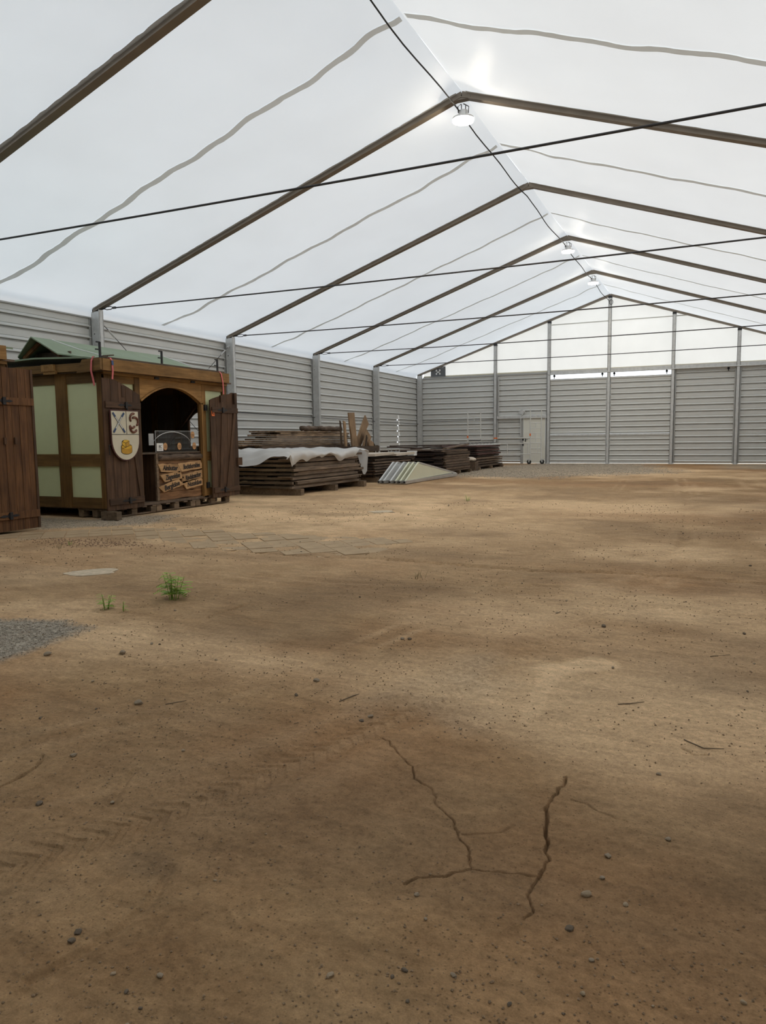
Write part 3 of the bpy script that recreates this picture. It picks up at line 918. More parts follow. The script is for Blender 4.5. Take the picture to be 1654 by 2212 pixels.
# unseen rear gable, closed in steel so the near floor gets less light
for i in range(NS):
    inst(slat_mesh('cladding_slat', 19.2, 'x') if i == 0 else bpy.data.meshes['rear_slat'], 'cladding_slat', (0, -39.66, i * PITCH + .004), WF, rot=(0, 0, PI)) if False else None
me_r = slat_mesh('cladding_slat', 19.3, 'x')
for i in range(28):
    z = i * PITCH + 0.004
    half = min(9.65, (HR + 0.1 - (z + PITCH)) / SL)
    if half < 0.6: break
    inst(me_r, 'cladding_slat', (0, -39.66, z), WF, rot=(0, 0, PI), scale=(half / 9.65, 1, 1))

# personnel door
D1 = empty('door_1', (-3.58, -0.04, 0), kind='structure', label='pale grey steel personnel door behind the scaffold')
MB().box(-4.15, -3.05, -0.065, -0.02, 0.03, 2.30).build('door_leaf', M['doorp'], D1)
h = MB(); h.box(-4.06, -4.02, -0.08, -0.064, 1.10, 1.28); h.tube([(-4.04, -0.075, 1.22), (-4.04, -0.13, 1.22), (-3.90, -0.13, 1.22)], 0.012, 8)
h.build('handle', M['black'], D1)
for z in (1.16, 0.9):
    MB().box(-4.20, -4.13, -0.10, -0.05, z, z + 0.14).build('hinge', M['black'], D1)

# sliding gate leaves
def gate(n, x0, x1, label):
    g = empty('door_%d' % n, ((x0 + x1) / 2, -0.08, 0.03), kind='structure', label=label)
    y = -0.07
    for (a, b, c, d) in ((x0, x0 + .09, .05, 4.17), (x1 - .09, x1, .05, 4.17)):
        MB().box(a, b, y - .045, y + .03, c, d).build('stile', M['galv'], g)
    for (c, d) in ((.04, .10), (1.36, 1.46), (4.10, 4.18)):
        MB().box(x0 + .09, x1 - .09, y - .04, y + .03, c, d).build('rail', M['galv'], g)
    me = slat_mesh('cladding_slat', x1 - x0 - .18, 'x', h=0.265)
    for i in range(5): inst(me, 'cladding_slat', ((x0 + x1) / 2, y + .01, 0.10 + i * 0.2535), g, scale=(1, 1, 0.2535 / 0.265))
    for i in range(10): inst(me, 'cladding_slat', ((x0 + x1) / 2, y + .01, 1.465 + i * 0.2640), g)
gate(2, -2.93, -0.02, 'left leaf of the ribbed steel sliding gate')
gate(3, -0.015, 2.93, 'right leaf of the ribbed steel sliding gate')

# banner with an H seen beside the far left corner
bn = empty('banner', (-8.73, -0.03, 4.56), label='dark grey square banner with a pale letter H by the far corner', cat='banner')
MB().box(-9.14, -8.32, -0.11, -0.098, 4.57, 5.10).build('cloth', M['banner'], bn)
hl = MB()
for a, b, c, d in ((-8.86, -8.79, 4.68, 4.95), (-8.67, -8.60, 4.68, 4.95), (-8.86, -8.60, 4.785, 4.845)): hl.box(a, b, -0.116, -0.109, c, d)
hl.build('letter_h', M['white'], bn)
hl = MB()
for k in range(9): hl.box(-8.98 + k * .065, -8.98 + k * .065 + (.05 if k % 3 else .035), -0.116, -0.109, 5.035, 5.055)
hl.box(-9.1, -8.36, -0.116, -0.109, 4.575, 4.583)
hl.build('small_print', M['palegrey'], bn, kind='stuff')

# galvanised pipe with round head beside the door
pp = empty('vent_pipe', (-4.24, -0.16, 1.4), label='galvanised pipe with round ring head fixed left of the door', cat='pipe')
MB().tube([(-4.27, -0.16, 1.38), (-4.27, -0.16, 2.32), (-4.22, -0.16, 2.42), (-4.13, -0.16, 2.52)], 0.028, 8).build('pipe', M['galv'], pp)
rg = MB()
rg.tube([(-4.22 + .16 * math.cos(t), -0.16, 2.58 + .12 * math.sin(t)) for t in np.linspace(-0.3, PI + .3, 14)], 0.022, 8)
rg.lathe([(0.12, -0.03), (0.13, 0.03)], (-4.22, -0.15, 2.60), 16, 'y')
rg.build('ring_head', M['galv'], pp)

# ------------------------------------------------------------------ lamps along the ridge
def lamp(k, label):
    y = -k * BAY if k else -0.1
    z = HR - 0.46
    o = empty('pendant_lamp', (0.02, y, z), label=label, cat='lamp', group='lamps hung from the ridge')
    MB().lathe([(0.05, 0.20), (0.09, 0.19), (0.10, 0.08), (0.21, 0.055), (0.215, 0.02)], (0.02, y, z), 24).build('housing', M['alu'], o)
    MB().lathe([(0.205, 0.02), (0.20, -0.012), (0.12, -0.03), (0.02, -0.034)], (0.02, y, z), 24).build('lens', M['lampglass'], o)
    ch = MB()
    for a, b in ((-.09, -.04), (.09, .04), (-.05, .05), (.06, -.05)):
        ch.tube([(0.02 + a, y + b, z + .15), (0.02 + a * 1.1, y + b, z + .27), (0.0 + a * .35, y, HR - 0.14)], 0.009, 5)
    ch.build('suspension', M['black'], o)
    return o
lamp(4, 'nearest lit pendant lamp under the ridge')
lamp(2, 'middle lit pendant lamp under the ridge')
lamp(1, 'farthest lit pendant lamp under the ridge')
pc = MB()
pts = []
for k in range(NF - 1):
    for i in range(10):
        t = i / 10
        y = -(k + t) * BAY
        e = 4 * t * (1 - t)
        lampz = HR - 0.26
        pts.append((-0.05 + 0.02 * math.sin(k * 3 + i), min(y, -0.15), lampz - 0.06 * e))
pc.tube(pts, 0.014, 6)
pc.build('power_cable', M['rubber'], label='thin black power cable running along the ridge', cat='cable')
cl = MB(); cl.tube([(0.06 + .08 * math.cos(t), -0.32 + 0.01 * t / 6, HR - 0.34 + .11 * math.sin(t)) for t in np.linspace(0, 12.5, 40)], 0.013, 6)
cl.build('cable_coil', M['rubber'], label='coiled black cable end at the far gable apex', cat='cable')
# ------------------------------------------------------------------ lettering
def text_mesh(body, size, mat, extrude=0.002, shear=0.0, offset=0.0):
    cu = bpy.data.curves.new('lettering', 'FONT')
    cu.body = body; cu.size = size; cu.extrude = extrude; cu.shear = shear; cu.offset = offset
    cu.align_x = 'CENTER'; cu.align_y = 'CENTER'; cu.resolution_u = 3
    ob = bpy.data.objects.new('lettering_source', cu)
    COL.objects.link(ob)
    dg = bpy.context.evaluated_depsgraph_get()
    me = bpy.data.meshes.new_from_object(ob.evaluated_get(dg))
    bpy.data.objects.remove(ob)
    bpy.data.curves.remove(cu)
    me.name = 'lettering'
    me.materials.clear(); me.materials.append(mat)
    return me

def front_text(body, size, mat, wloc, parent, width=None, tilt=0.0, name='lettering', shear=0.15, bold=0.0):
    """text on a face looking towards +x, read from +x side"""
    me = text_mesh(body, size, mat, shear=shear, offset=bold)
    xs = [v.co.x for v in me.vertices]
    sc = width / (max(xs) - min(xs)) if width else 1.0
    o = inst(me, name, wloc, parent)
    o.rotation_euler = (Matrix.Rotation(tilt, 3, 'X') @ Matrix(((0, 0, 1), (1, 0, 0), (0, 1, 0)))).to_euler()
    o.scale = (sc, 1, 1)
    return o

# ------------------------------------------------------------------ market hut
FX, Y0, Y1, BX = -5.0, -27.30, -23.83, -7.92      # front plane, near side, far side, back

def arch_top(y, yc, hw, zs, rise):
    t = (y - yc) / hw
    return zs + rise * math.sqrt(max(0.0, 1 - t * t)) if False else zs + rise * (1 - t * t)

def shutter(par, y0, y1, zt_fun, zb, x, side, woodm, nplank=5, upper=1.99, lower=0.30, brace=True, label=None):
    sh = empty('shutter', (x, (y0 + y1) / 2, zb), par)
    if label: sh['label'] = label
    n = nplank
    for i in range(n):
        a = y0 + (y1 - y0) * i / n + 0.003; b = y0 + (y1 - y0) * (i + 1) / n - 0.003
        poly = [(a, zb), (b, zb)] + [(b + (a - b) * t / 4, zt_fun(b + (a - b) * t / 4)) for t in range(5)]
        MB().prism(poly, 'yz', x - 0.014 - 0.002 * (i % 2), x + 0.012 + 0.002 * (i % 2)).build('plank', woodm, sh)
    for z in (upper, lower):
        MB().box(x + .012, x + .036, y0 + 0.04, y1 - 0.01, z - .055, z + .055).build('batten', M['dark_wood_y'] if woodm is M['dark_wood'] else M['door_wood'], sh)
        hg = MB()
        yh = y0 + (y1 - y0) * (0.55 if side < 0 else 0.40)
        hg.prism([(yh - .17, z - .004), (yh - .10, z - .022), (yh - .03, z - .012), (yh, z - .05), (yh + .04, z - .05), (yh + .05, z - .012), (yh + .12, z - .020), (yh + .18, z), (yh + .12, z + .020), (yh + .05, z + .012), (yh + .04, z + .05), (yh, z + .05), (yh - .03, z + .012), (yh - .10, z + .022)], 'yz', x + .036, x + .043)
        hg.box(x + .040, x + .060, yh - .005, yh + .045, z - .055, z + .055)
        hg.build('hinge', M['black'], sh)
    if brace:
        for (ya, yb) in brace:
            MB().prism([(ya - .04, upper - .055), (ya + .04, upper - .055), (yb + .04, lower + .055), (yb - .04, lower + .055)], 'yz', x + .012, x + .032).build('brace', woodm, sh)
    return sh

def make_hut(dy, second):
    yc = (Y0 + Y1) / 2 + dy
    y0, y1 = Y0 + dy, Y1 + dy
    zb = 0.15 if not second else 0.05
    lab = 'wooden market hut with pale green panels, arched sales opening and green roof' if not second else 'second wooden market hut cut off by the left edge, one plank shutter showing'
    H = empty('market_hut', ((FX + BX) / 2, yc, zb), label=lab, cat='hut', group=None)
    TOP = 2.56
    # floor frame
    MB().box(BX, FX + .02, y0, y1, zb, zb + .05).build('floor_deck', M['inner'], H)
    for y in (y0, y1):
        MB().box(BX, FX, y - .035, y + .035, zb + .02, 0.36).build('bottom_rail', M['post_x'], H)
        MB().box(BX, FX, y - .04, y + .04, 0.915, 1.135).build('middle_rail', M['post_x'], H)
        MB().box(BX, FX, y - .035, y + .035, 2.38, TOP).build('top_rail', M['post_x'], H)
        for x in (FX - .055, -5.972 if y == y0 else -6.30, -6.945, BX + .055):
            w = .055 if x in (FX - .055, BX + .055) else (.13 if y == y0 else .08)
            MB().box(x - w, x + w, y - .05, y + .05, zb + .02, TOP).build('post', M['post_z'], H)
    # green panels of the near side; the far side has an arched window in its first field
    px = [FX - .08, -5.972, -6.945, BX + .08]
    for i in range(3):
        a, b = px[i + 1], px[i]
        for z0, z1 in ((.34, .93), (1.12, 2.40)):
            MB().box(a, b, y0 - .012, y0 + .008, z0, z1).build('green_panel', M['green_panel'], H)
            if not (i == 0 and z1 > 2):
                MB().box(a, b if i != 1 else -6.24, y1 - .008, y1 + .012, z0, z1).build('green_panel', M['green_panel'], H)
    # far-side field with an arched window
    a, b = -6.24, px[0]
    wx0, wx1, ws, wr = -5.99, -5.40, 1.80, 0.20
    arc = [(wx0 + (wx1 - wx0) * t / 12, ws + wr * math.sin(PI * t / 12) ** 0.8) for t in range(13)]
    mb = MB()
    mb.box(a, wx0, y1 - .010, y1 + .012, 1.12, 2.40)
    mb.box(wx1, b, y1 - .010, y1 + .012, 1.12, 2.40)
    mb.box(wx0, wx1, y1 - .010, y1 + .012, 1.12, 1.20)
    mb.prism(arc + [(wx1, 2.40), (wx0, 2.40)], 'xz', y1 - .010, y1 + .012)
    mb.build('window_panel', M['inner'], H)
    MB().box(BX + .06, -6.24, y1 - .026, y1 - .012, zb + .06, TOP).build('inner_lining', M['inner'], H)
    MB().box(-6.24, px[0], y1 - .026, y1 - .012, zb + .06, 1.12).build('inner_lining', M['inner'], H)
    tr = MB(); tr.tube([(wx0, y1 - .02, 1.2)] + [(x, y1 - .02, z) for x, z in arc] + [(wx1, y1 - .02, 1.2), (wx0, y1 - .02, 1.2)], 0.03, 6)
    tr.build('window_trim', M['dark_wood'], H)
    # inner lining, back wall
    MB().box(BX + .06, FX - .10, y0 + .012, y0 + .026, zb + .06, TOP).build('inner_lining', M['inner'], H)
    for i in range(6):
        ya = y0 + .06 + (y1 - y0 - .12) * i / 6
        MB().box(BX - .02, BX + .01, ya, ya + (y1 - y0 - .12) / 6 - .004, zb + .05, TOP).build('back_board', M['inner'], H)
    for y in (y0 + .9, y1 - .9): MB().box(BX + .01, BX + .11, y - .05, y + .05, zb + .05, TOP).build('stud', M['dark_wood'], H)
    MB().bar((-6.9, y1 - .10, 0.9), (-5.5, y1 - .10, 2.35), .05, .07).build('stay', M['dark_wood'], H)
    # front: posts, panels, arch board
    oy0, oy1 = -26.44 + dy, -24.66 + dy
    for (a, b) in ((y0, y0 + .12), (oy0 - .13, oy0), (oy1, oy1 + .13), (y1 - .12, y1)):
        MB().box(FX - .09, FX + .02, a, b, zb + .02, TOP).build('front_post', M['post_z'], H)
    for (a, b) in ((y0 + .12, oy0 - .13), (oy1 + .13, y1 - .12)):
        for z0, z1 in ((zb + .05, .36), (.93, 1.12), (2.39, TOP)):
            MB().box(FX - .06, FX + .012, a, b, z0, z1).build('front_rail', M['post_y'], H)
        for z0, z1 in ((.36, .93), (1.12, 2.39)):
            MB().box(FX - .04, FX - .02, a, b, z0, z1).build('green_panel', M['green_panel'], H)
    ym, hw = (oy0 + oy1) / 2, (oy1 - oy0) / 2
    arc = [(oy0 + (oy1 - oy0) * t / 20, 2.10 + 0.30 * (1 - ((t - 10) / 10) ** 2)) for t in range(21)]
    MB().prism(arc + [(oy1, TOP), (oy0, TOP)], 'yz', FX - .05, FX + .022).build('arch_board', M['fascia'], H)
    am = MB()
    for (p, q) in zip(arc[:-1], arc[1:]):
        am.bar((FX + .0, p[0], p[1]), (FX + .0, q[0], q[1]), .10, .035)
    am.build('arch_trim', M['post_y'], H)
    # ceiling, header and fascia boards
    MB().box(BX - .25, FX + .10, y0 - .10, y1 + .10, TOP, TOP + .03).build('ceiling_board', M['inner'], H)
    MB().box(FX + .03, FX + .08, y0 - .06, y1 - .02, TOP - .045, TOP + .02).build('header', M['post_y'], H)
    for y in (-26.05 + dy, -25.0 + dy): MB().box(FX + .06, FX + .10, y - .06, y + .06, TOP - .05, TOP - .01).build('bracket', M['black'], H)
    MB().box(FX + .16, FX + .22, y0 - .22, y1 - .13, 2.565, 2.765).build('front_fascia', M['fascia'], H)
    MB().prism([(FX + .22, 2.765), (FX - .19, 2.755), (FX - .33, 2.53), (FX + .10, 2.555), (FX + .22, 2.57)], 'xz', y0 - .27, y0 - .21).build('fascia_return', M['post_x'], H)
    MB().box(FX - .33, FX + .20, y1 - .19, y1 - .13, 2.56, 2.76).build('fascia_return', M['post_x'], H)
    MB().box(BX - .3, FX - .20, y0 - .14, y0 - .10, 2.58, 2.72).build('side_fascia', M['post_x'], H)
    MB().box(FX - 1.25, FX - .95, y0 - .20, y0 - .15, 2.60, 2.72).build('fascia_block', M['fascia'], H)
    MB().box(FX - 1.22, FX - .92, y0 - .185, y0 - .145, 2.55, 2.61).build('fascia_block', M['fascia'], H)
    # green roofing: flat lower sheets and a raised ridge piece
    xr = -6.46
    MB().prism([(FX + .14, 2.765), (FX - .25, 2.82), (xr, 2.865), (BX - .45, 2.82), (BX - .45, 2.79), (xr, 2.835), (FX - .25, 2.79), (FX + .14, 2.735)], 'xz', y0 - .16, y1 + .05).build('roof_sheet', M['green_roof'], H)
    MB().box(FX - .32, FX + .16, y0 - .05, y1 - .2, 2.74, 2.805).build('roof_plank', M['weather_y'], H)
    ye = y1 - .28
    for s in (1, -1):
        vs = [(xr, y0 - .20, 3.235), (xr + s * .50, y0 - .08, 2.925), (xr + s * 1.02, y0 + .55, 2.84), (xr, ye, 3.225), (xr + s * 1.0, ye + .25, 2.83)]
        v2 = [(x, y, z - .022) for x, y, z in vs]
        MB().add(vs + v2, [(0, 1, 2, 4, 3), (9, 8, 5, 6, 7) if False else (8, 9, 7, 6, 5), (0, 5, 6, 1), (1, 6, 7, 2), (2, 7, 9, 4), (4, 9, 8, 3), (3, 8, 5, 0)]).build('ridge_sheet', M['green_roof'], H)
    MB().add([(xr, ye, 3.225), (xr + 1.0, ye + .25, 2.83), (xr - 1.0, ye + .25, 2.83), (xr, ye, 3.20), (xr + 1.0, ye + .25, 2.81), (xr - 1.0, ye + .25, 2.81)], [(0, 1, 2), (3, 5, 4), (0, 3, 4, 1), (1, 4, 5, 2), (2, 5, 3, 0)]).build('hip_sheet', M['green_roof'], H)
    for s in (1, -1):
        MB().bar((xr, y0 + .02, 3.17), (xr + s * .46, y0 + .02, 2.885), .05, .06).build('rafter', M['door_wood'], H)
    MB().box(xr - .45, xr + .45, y0 + .25, y0 + .28, 2.85, 3.0).build('gable_board', M['inner'], H)
    # iron hooks on the roof edge
    for y in (y0 - .18, -25.95 + dy, -24.25 + dy):
        hk = MB(); hk.box(FX + .13, FX + .155, y - .018, y + .018, 2.72, 3.04)
        hk.box(FX + .13, FX + .155, y - .075, y, 3.022, 3.045); hk.box(FX + .13, FX + .155, y - .095, y, 2.90, 2.92)
        hk.build('roof_hook', M['black'], H)
    # shutters folded open against the front
    if not second:
        def zl(y): t = np.clip((y + 27.5) / 0.9, 0, 1); return 2.44 - 0.03 * t - 0.23 * max(0, (t - 0.25) / 0.75) ** 1.25
        shutter(H, -27.50, -26.61, zl, 0.15, FX + .16, -1, M['dark_wood'], brace=[(-26.90, -26.68)], label='left shutter of dark stained planks')
        def zr(y): t = np.clip((y + 24.55) / 0.97, 0, 1); return 2.17 + 0.22 * t ** 0.7 if t < .8 else 2.36 + .02 * t
        shutter(H, -24.53, -23.58, zr, 0.15, FX + .12, 1, M['dark_wood'], brace=[(-24.12, -24.26), (-23.70, -24.02)], label='right shutter of dark stained planks')
        for y, z0, z1 in ((-27.02, 2.13, 2.33), (-24.18, 2.16, 2.30), (-23.70, 2.14, 2.36)):
            MB().box(FX + .135, FX + .18, y - .035, y + .035, z0, z1).build('turn_block', M['dark_wood'], H)
        MB().box(FX + .13, FX + .17, -23.66, -23.50, .80, .97).build('turn_block', M['dark_wood'], H)
        dk = MB(); dk.tube([(FX + .19, -27.36, 1.30), (FX + .21, -27.44, 1.29), (FX + .21, -27.44, 1.12)], .009, 6)
        dk.tube([(FX + .20, -26.97, 2.0), (FX + .20, -26.97, 1.85)], .014, 6)
        dk.build('door_hook', M['black'], H)
        tg = MB().box(FX + .138, FX + .145, -24.50, -24.40, 1.86, 1.97).build('number_tag', M['orange'], H, label='small orange tag with black number')
        front_text('43', 0.085, M['ink'], (FX + .148, -24.45, 1.915), tg, shear=0)
        jb = MB(); jb.box(FX - .02, FX + .05, oy1 - .05, oy1 + .02, zb + .05, 2.12); jb.box(FX + .0, FX + .03, oy1 - .07, oy1 - .05, zb + .05, 2.10)
        jb.build('jamb_trim', M['post_z'], H)
        for z in (2.03, .42): MB().box(FX + .02, FX + .07, -24.62, -24.54, z - .06, z + .06).build('hinge', M['black'], H)
    else:
        def zq(y): return 2.465
        s = shutter(H, -29.78, -28.86, zq, 0.03, FX + .10, 1, M['door_wood'], nplank=7, upper=1.97, lower=0.26, brace=None, label='tall shutter of reddish brown planks')
        for y in (-29.40, -29.22): MB().box(FX + .115, FX + .14, y - .02, y + .02, 1.33, 1.43).build('turn_block', M['dark_wood'], s)
        MB().box(FX + .085, FX + .125, -28.895, -28.855, 0.03, 2.46).build('edge_strip', M['dark_wood'], s)
    return H
HUT = make_hut(0.0, False)
HUT2 = make_hut(-5.40, True)

# pallets below the hut
def pallet_proto(loc):
    x, y, z = loc
    p = empty('pallet', (x, y, z))
    for i in range(5):
        yy = y - .52 + .26 * i
        MB().box(x - .40, x + .40, yy - .055, yy + .055, z + .118, z + .142).build('deck_board', M['pallet'], p)
    for i in (-1, 0, 1):
        MB().box(x + i * .33 - .05, x + i * .33 + .05, y - .57, y + .57, z + .0, z + .02).build('base_board', M['pallet'], p)
        for j in (-1, 0, 1):
            MB().box(x + i * .33 - .06, x + i * .33 + .06, y + j * .50 - .07, y + j * .50 + .07, z + .02, z + .118).build('block', M['pallet'], p)
    return p
P0 = pallet_proto((-5.36, -26.72, 0.004))
PL = ['pallet under the near front corner of the hut', 'pallet under the middle of the hut front', 'pallet under the far front corner of the hut',
      'pallet under the near back corner of the hut', 'pallet under the middle of the hut back', 'pallet under the far back corner of the hut']
for i in range(6):
    q = P0 if i == 0 else copy_tree(P0)
    q.location = (-5.36 if i < 3 else -7.40, -26.72 + 1.16 * (i % 3), 0.004)
    prop(q, PL[i], 'pallet', 'pallets carrying the market hut')
MB().box(-4.98, -4.62, -27.52, -27.40, 0.0, 0.14).build('wood_block', M['pallet'], label='squared timber block lying at the near front corner of the hut', cat='block')

# pink load straps hanging over the fascia
def strap(pts, label, blue=None, width=.035, wdir=(0, 1, 0)):
    o = empty('load_strap', pts[-1], label=label, cat='strap', group='pink straps hanging over the hut fascia')
    mb = MB()
    for a, b in zip(pts[:-1], pts[1:]):
        d = Vector(b) - Vector(a)
        mb.bar(a, b, width, .006, Vector(wdir).cross(d).normalized())
    mb.build('webbing', M['pink'], o)
    if blue: MB().bar(blue[0], blue[1], width + .004, .012, (1, 0, 0)).build('label_patch', M['strapblue'], o)
strap([(-5.02, -27.46, 2.80), (-4.95, -27.545, 2.795), (-4.95, -27.59, 2.72), (-4.96, -27.60, 2.56), (-4.93, -27.60, 2.44), (-4.90, -27.60, 2.30)], 'pink strap hanging over the near end of the hut fascia', wdir=(1, 0, 0))
strap([(-4.95, -27.32, 2.79), (-4.80, -27.31, 2.785), (-4.765, -27.31, 2.74), (-4.765, -27.30, 2.56), (-4.765, -27.32, 2.42)], 'pink strap with blue end hanging left on the front fascia', blue=((-4.758, -27.31, 2.74), (-4.758, -27.305, 2.66)))
strap([(-4.95, -24.28, 2.80), (-4.80, -24.26, 2.785), (-4.765, -24.25, 2.74), (-4.765, -24.20, 2.56), (-4.765, -24.19, 2.32)], 'pink strap hanging on the far right end of the fascia')
rk = MB(); rk.cbox((-4.98, -27.28, 2.815), (.10, .10, .035)); rk.bar((-4.98, -27.30, 2.83), (-4.86, -27.16, 2.85), .03, .02)
rk.build('ratchet', M['weather_y'], label='small ratchet lying on the hut roof corner', cat='ratchet')

# ------------------------------------------------------------------ shield sign on the left shutter
SX = -4.785
def build_shield():
    o = empty('shield_sign', (SX, -27.06, 1.02), label='cream shield sign with crossed tools, sausages and cheese on the left shutter', cat='sign')
    yc, hw, zt, zm, zbm = -27.06, 0.325, 1.885, 1.40, 1.025
    def outline(g):
        pts = [(yc - hw - g, zt + g), (yc - hw - g, zm)]
        for i in range(1, 16):
            t = PI * i / 16
            pts.append((yc - (hw + g) * math.cos(t), zm - (zm - zbm + g) * math.sin(t) ** 0.9))
        pts += [(yc + hw + g, zm), (yc + hw + g, zt + g)]
        return pts
    MB().prism(outline(.016), 'yz', SX - .012, SX + .008).build('rim', M['maroon'], o)
    bd = MB().prism(outline(-.004), 'yz', SX + .006, SX + .014).build('board', M['cream'], o)
    x0, x1 = SX + .014, SX + .018
    ln = MB(); ln.box(x0, x1, yc - hw, yc + hw, 1.472, 1.480); ln.build('divider', M['ink'], o)
    ln = MB(); ln.box(x0, x1, yc + .022, yc + .030, 1.480, zt); ln.build('divider', M['ink'], o)
    for a, b in (((-27.35, 1.85), (-27.08, 1.51)), ((-27.09, 1.85), (-27.35, 1.51))):
        A = Vector((SX + .018, *a)); B = Vector((SX + .018, *b)); d = (B - A)
        off = 0.003 if a[0] > -27.2 else 0
        q = empty('crossed_tool', A.lerp(B, .5), o)
        V = Vector((off, 0, 0))
        MB().bar(A + V, B + V, .030, .004, (1, 0, 0)).build('outline', M['ink'], q)
        MB().bar(A + d * .12 + V + Vector((.002, 0, 0)), A + d * .88 + V + Vector((.002, 0, 0)), .018, .004, (1, 0, 0)).build('shaft', M['palegrey'], q)
        for f0, f1 in ((0, .2), (.8, 1)):
            MB().bar(A + d * f0 + V + Vector((.003, 0, 0)), A + d * f1 + V + Vector((.003, 0, 0)), .034, .005, (1, 0, 0)).build('grip', M['steelblue'], q)
    def sausage(cy, cz, r, a0, a1):
        mb = MB(); n = 14
        pts = [(SX + .020, cy + r * math.cos(t), cz + r * math.sin(t)) for t in np.linspace(a0, a1, n)]
        mb.tube(pts, [.006] + [.021] * (n - 2) + [.006], 8); mb.smooth = True
        mb.build('sausage', M['sausage'], o)
    sausage(-26.86, 1.76, .085, 1.2, 3.9)
    sausage(-26.835, 1.70, .080, -1.1, 2.4)
    sausage(-26.90, 1.655, .065, 3.6, 5.9)
    sausage(-26.87, 1.60, .085, 2.6, 5.9)
    # cheese: low wheel with a wedge cut out, smaller wheel behind
    def blob(poly, mat, xo, name):
        MB().prism(poly, 'yz', SX + .014, SX + xo).build(name, mat, o)
    def ell(cy, cz, ry, rz, h, g=0.0, n=18):
        up_ = [(cy + (ry + g) * math.cos(t), cz + h + (rz + g) * math.sin(t)) for t in np.linspace(0, PI, n)]
        dn = [(cy + (ry + g) * math.cos(t), cz + (rz + g) * math.sin(t)) for t in np.linspace(PI, 2 * PI, n)]
        return up_ + dn
    blob(ell(-27.055, 1.175, .125, .045, .085, .008), M['ink'], .018, 'cheese_outline')
    blob(ell(-27.075, 1.285, .080, .028, .06, .008), M['ink'], .017, 'cheese_outline')
    blob(ell(-27.055, 1.175, .125, .045, .085), M['cheese_dark'], .020, 'cheese_wheel')
    blob(ell(-27.055, 1.258, .118, .040, .002), M['cheese'], .022, 'cheese_top')
    blob([(-27.155, 1.27), (-27.08, 1.245), (-27.08, 1.325), (-27.15, 1.345), (-27.16, 1.33)], M['cheese'], .024, 'cheese_wedge')
    blob([(-27.08, 1.245), (-26.99, 1.285), (-26.99, 1.36), (-27.08, 1.325)], M['cheese_dark'], .024, 'cheese_wedge')
    blob([(-27.15, 1.345), (-27.08, 1.325), (-26.99, 1.36), (-27.03, 1.378), (-27.11, 1.378)], M['cheese'], .025, 'cheese_top')
    ln = MB()
    for a, b in (((-27.08, 1.245), (-27.08, 1.325)), ((-27.15, 1.345), (-27.08, 1.325)), ((-27.08, 1.325), (-26.99, 1.36)), ((-27.17, 1.225), (-26.95, 1.29)), ((-27.16, 1.29), (-27.08, 1.245))):
        ln.bar((SX + .0265, *a), (SX + .0265, *b), .006, .003, (1, 0, 0))
    ln.build('cheese_lines', M['ink'], o, kind='stuff')
build_shield()

# ------------------------------------------------------------------ sales counter in the arched opening
def rough_slab(y0, y1, z0, z1, x0, x1, seed, ang=0.0, amp=.016, skew=0.0):
    """board with ragged upper and lower edges, standing on edge and facing +x"""
    rnd = random.Random(seed); n = 9
    bot, top = [], []
    for i in range(n):
        t = i / (n - 1)
        y = y0 + (y1 - y0) * t
        bot.append((y + skew * .5, z0 + rnd.uniform(-amp, amp) * .6)); top.append((y - skew * .5, z1 + rnd.uniform(-amp, amp)))
    poly = bot + top[::-1]
    cy, cz = (y0 + y1) / 2, (z0 + z1) / 2
    c, s = math.cos(ang), math.sin(ang)
    poly = [(cy + (a - cy) * c - (b - cz) * s, cz + (a - cy) * s + (b - cz) * c) for a, b in poly]
    return MB().prism(poly, 'yz', x0, x1)

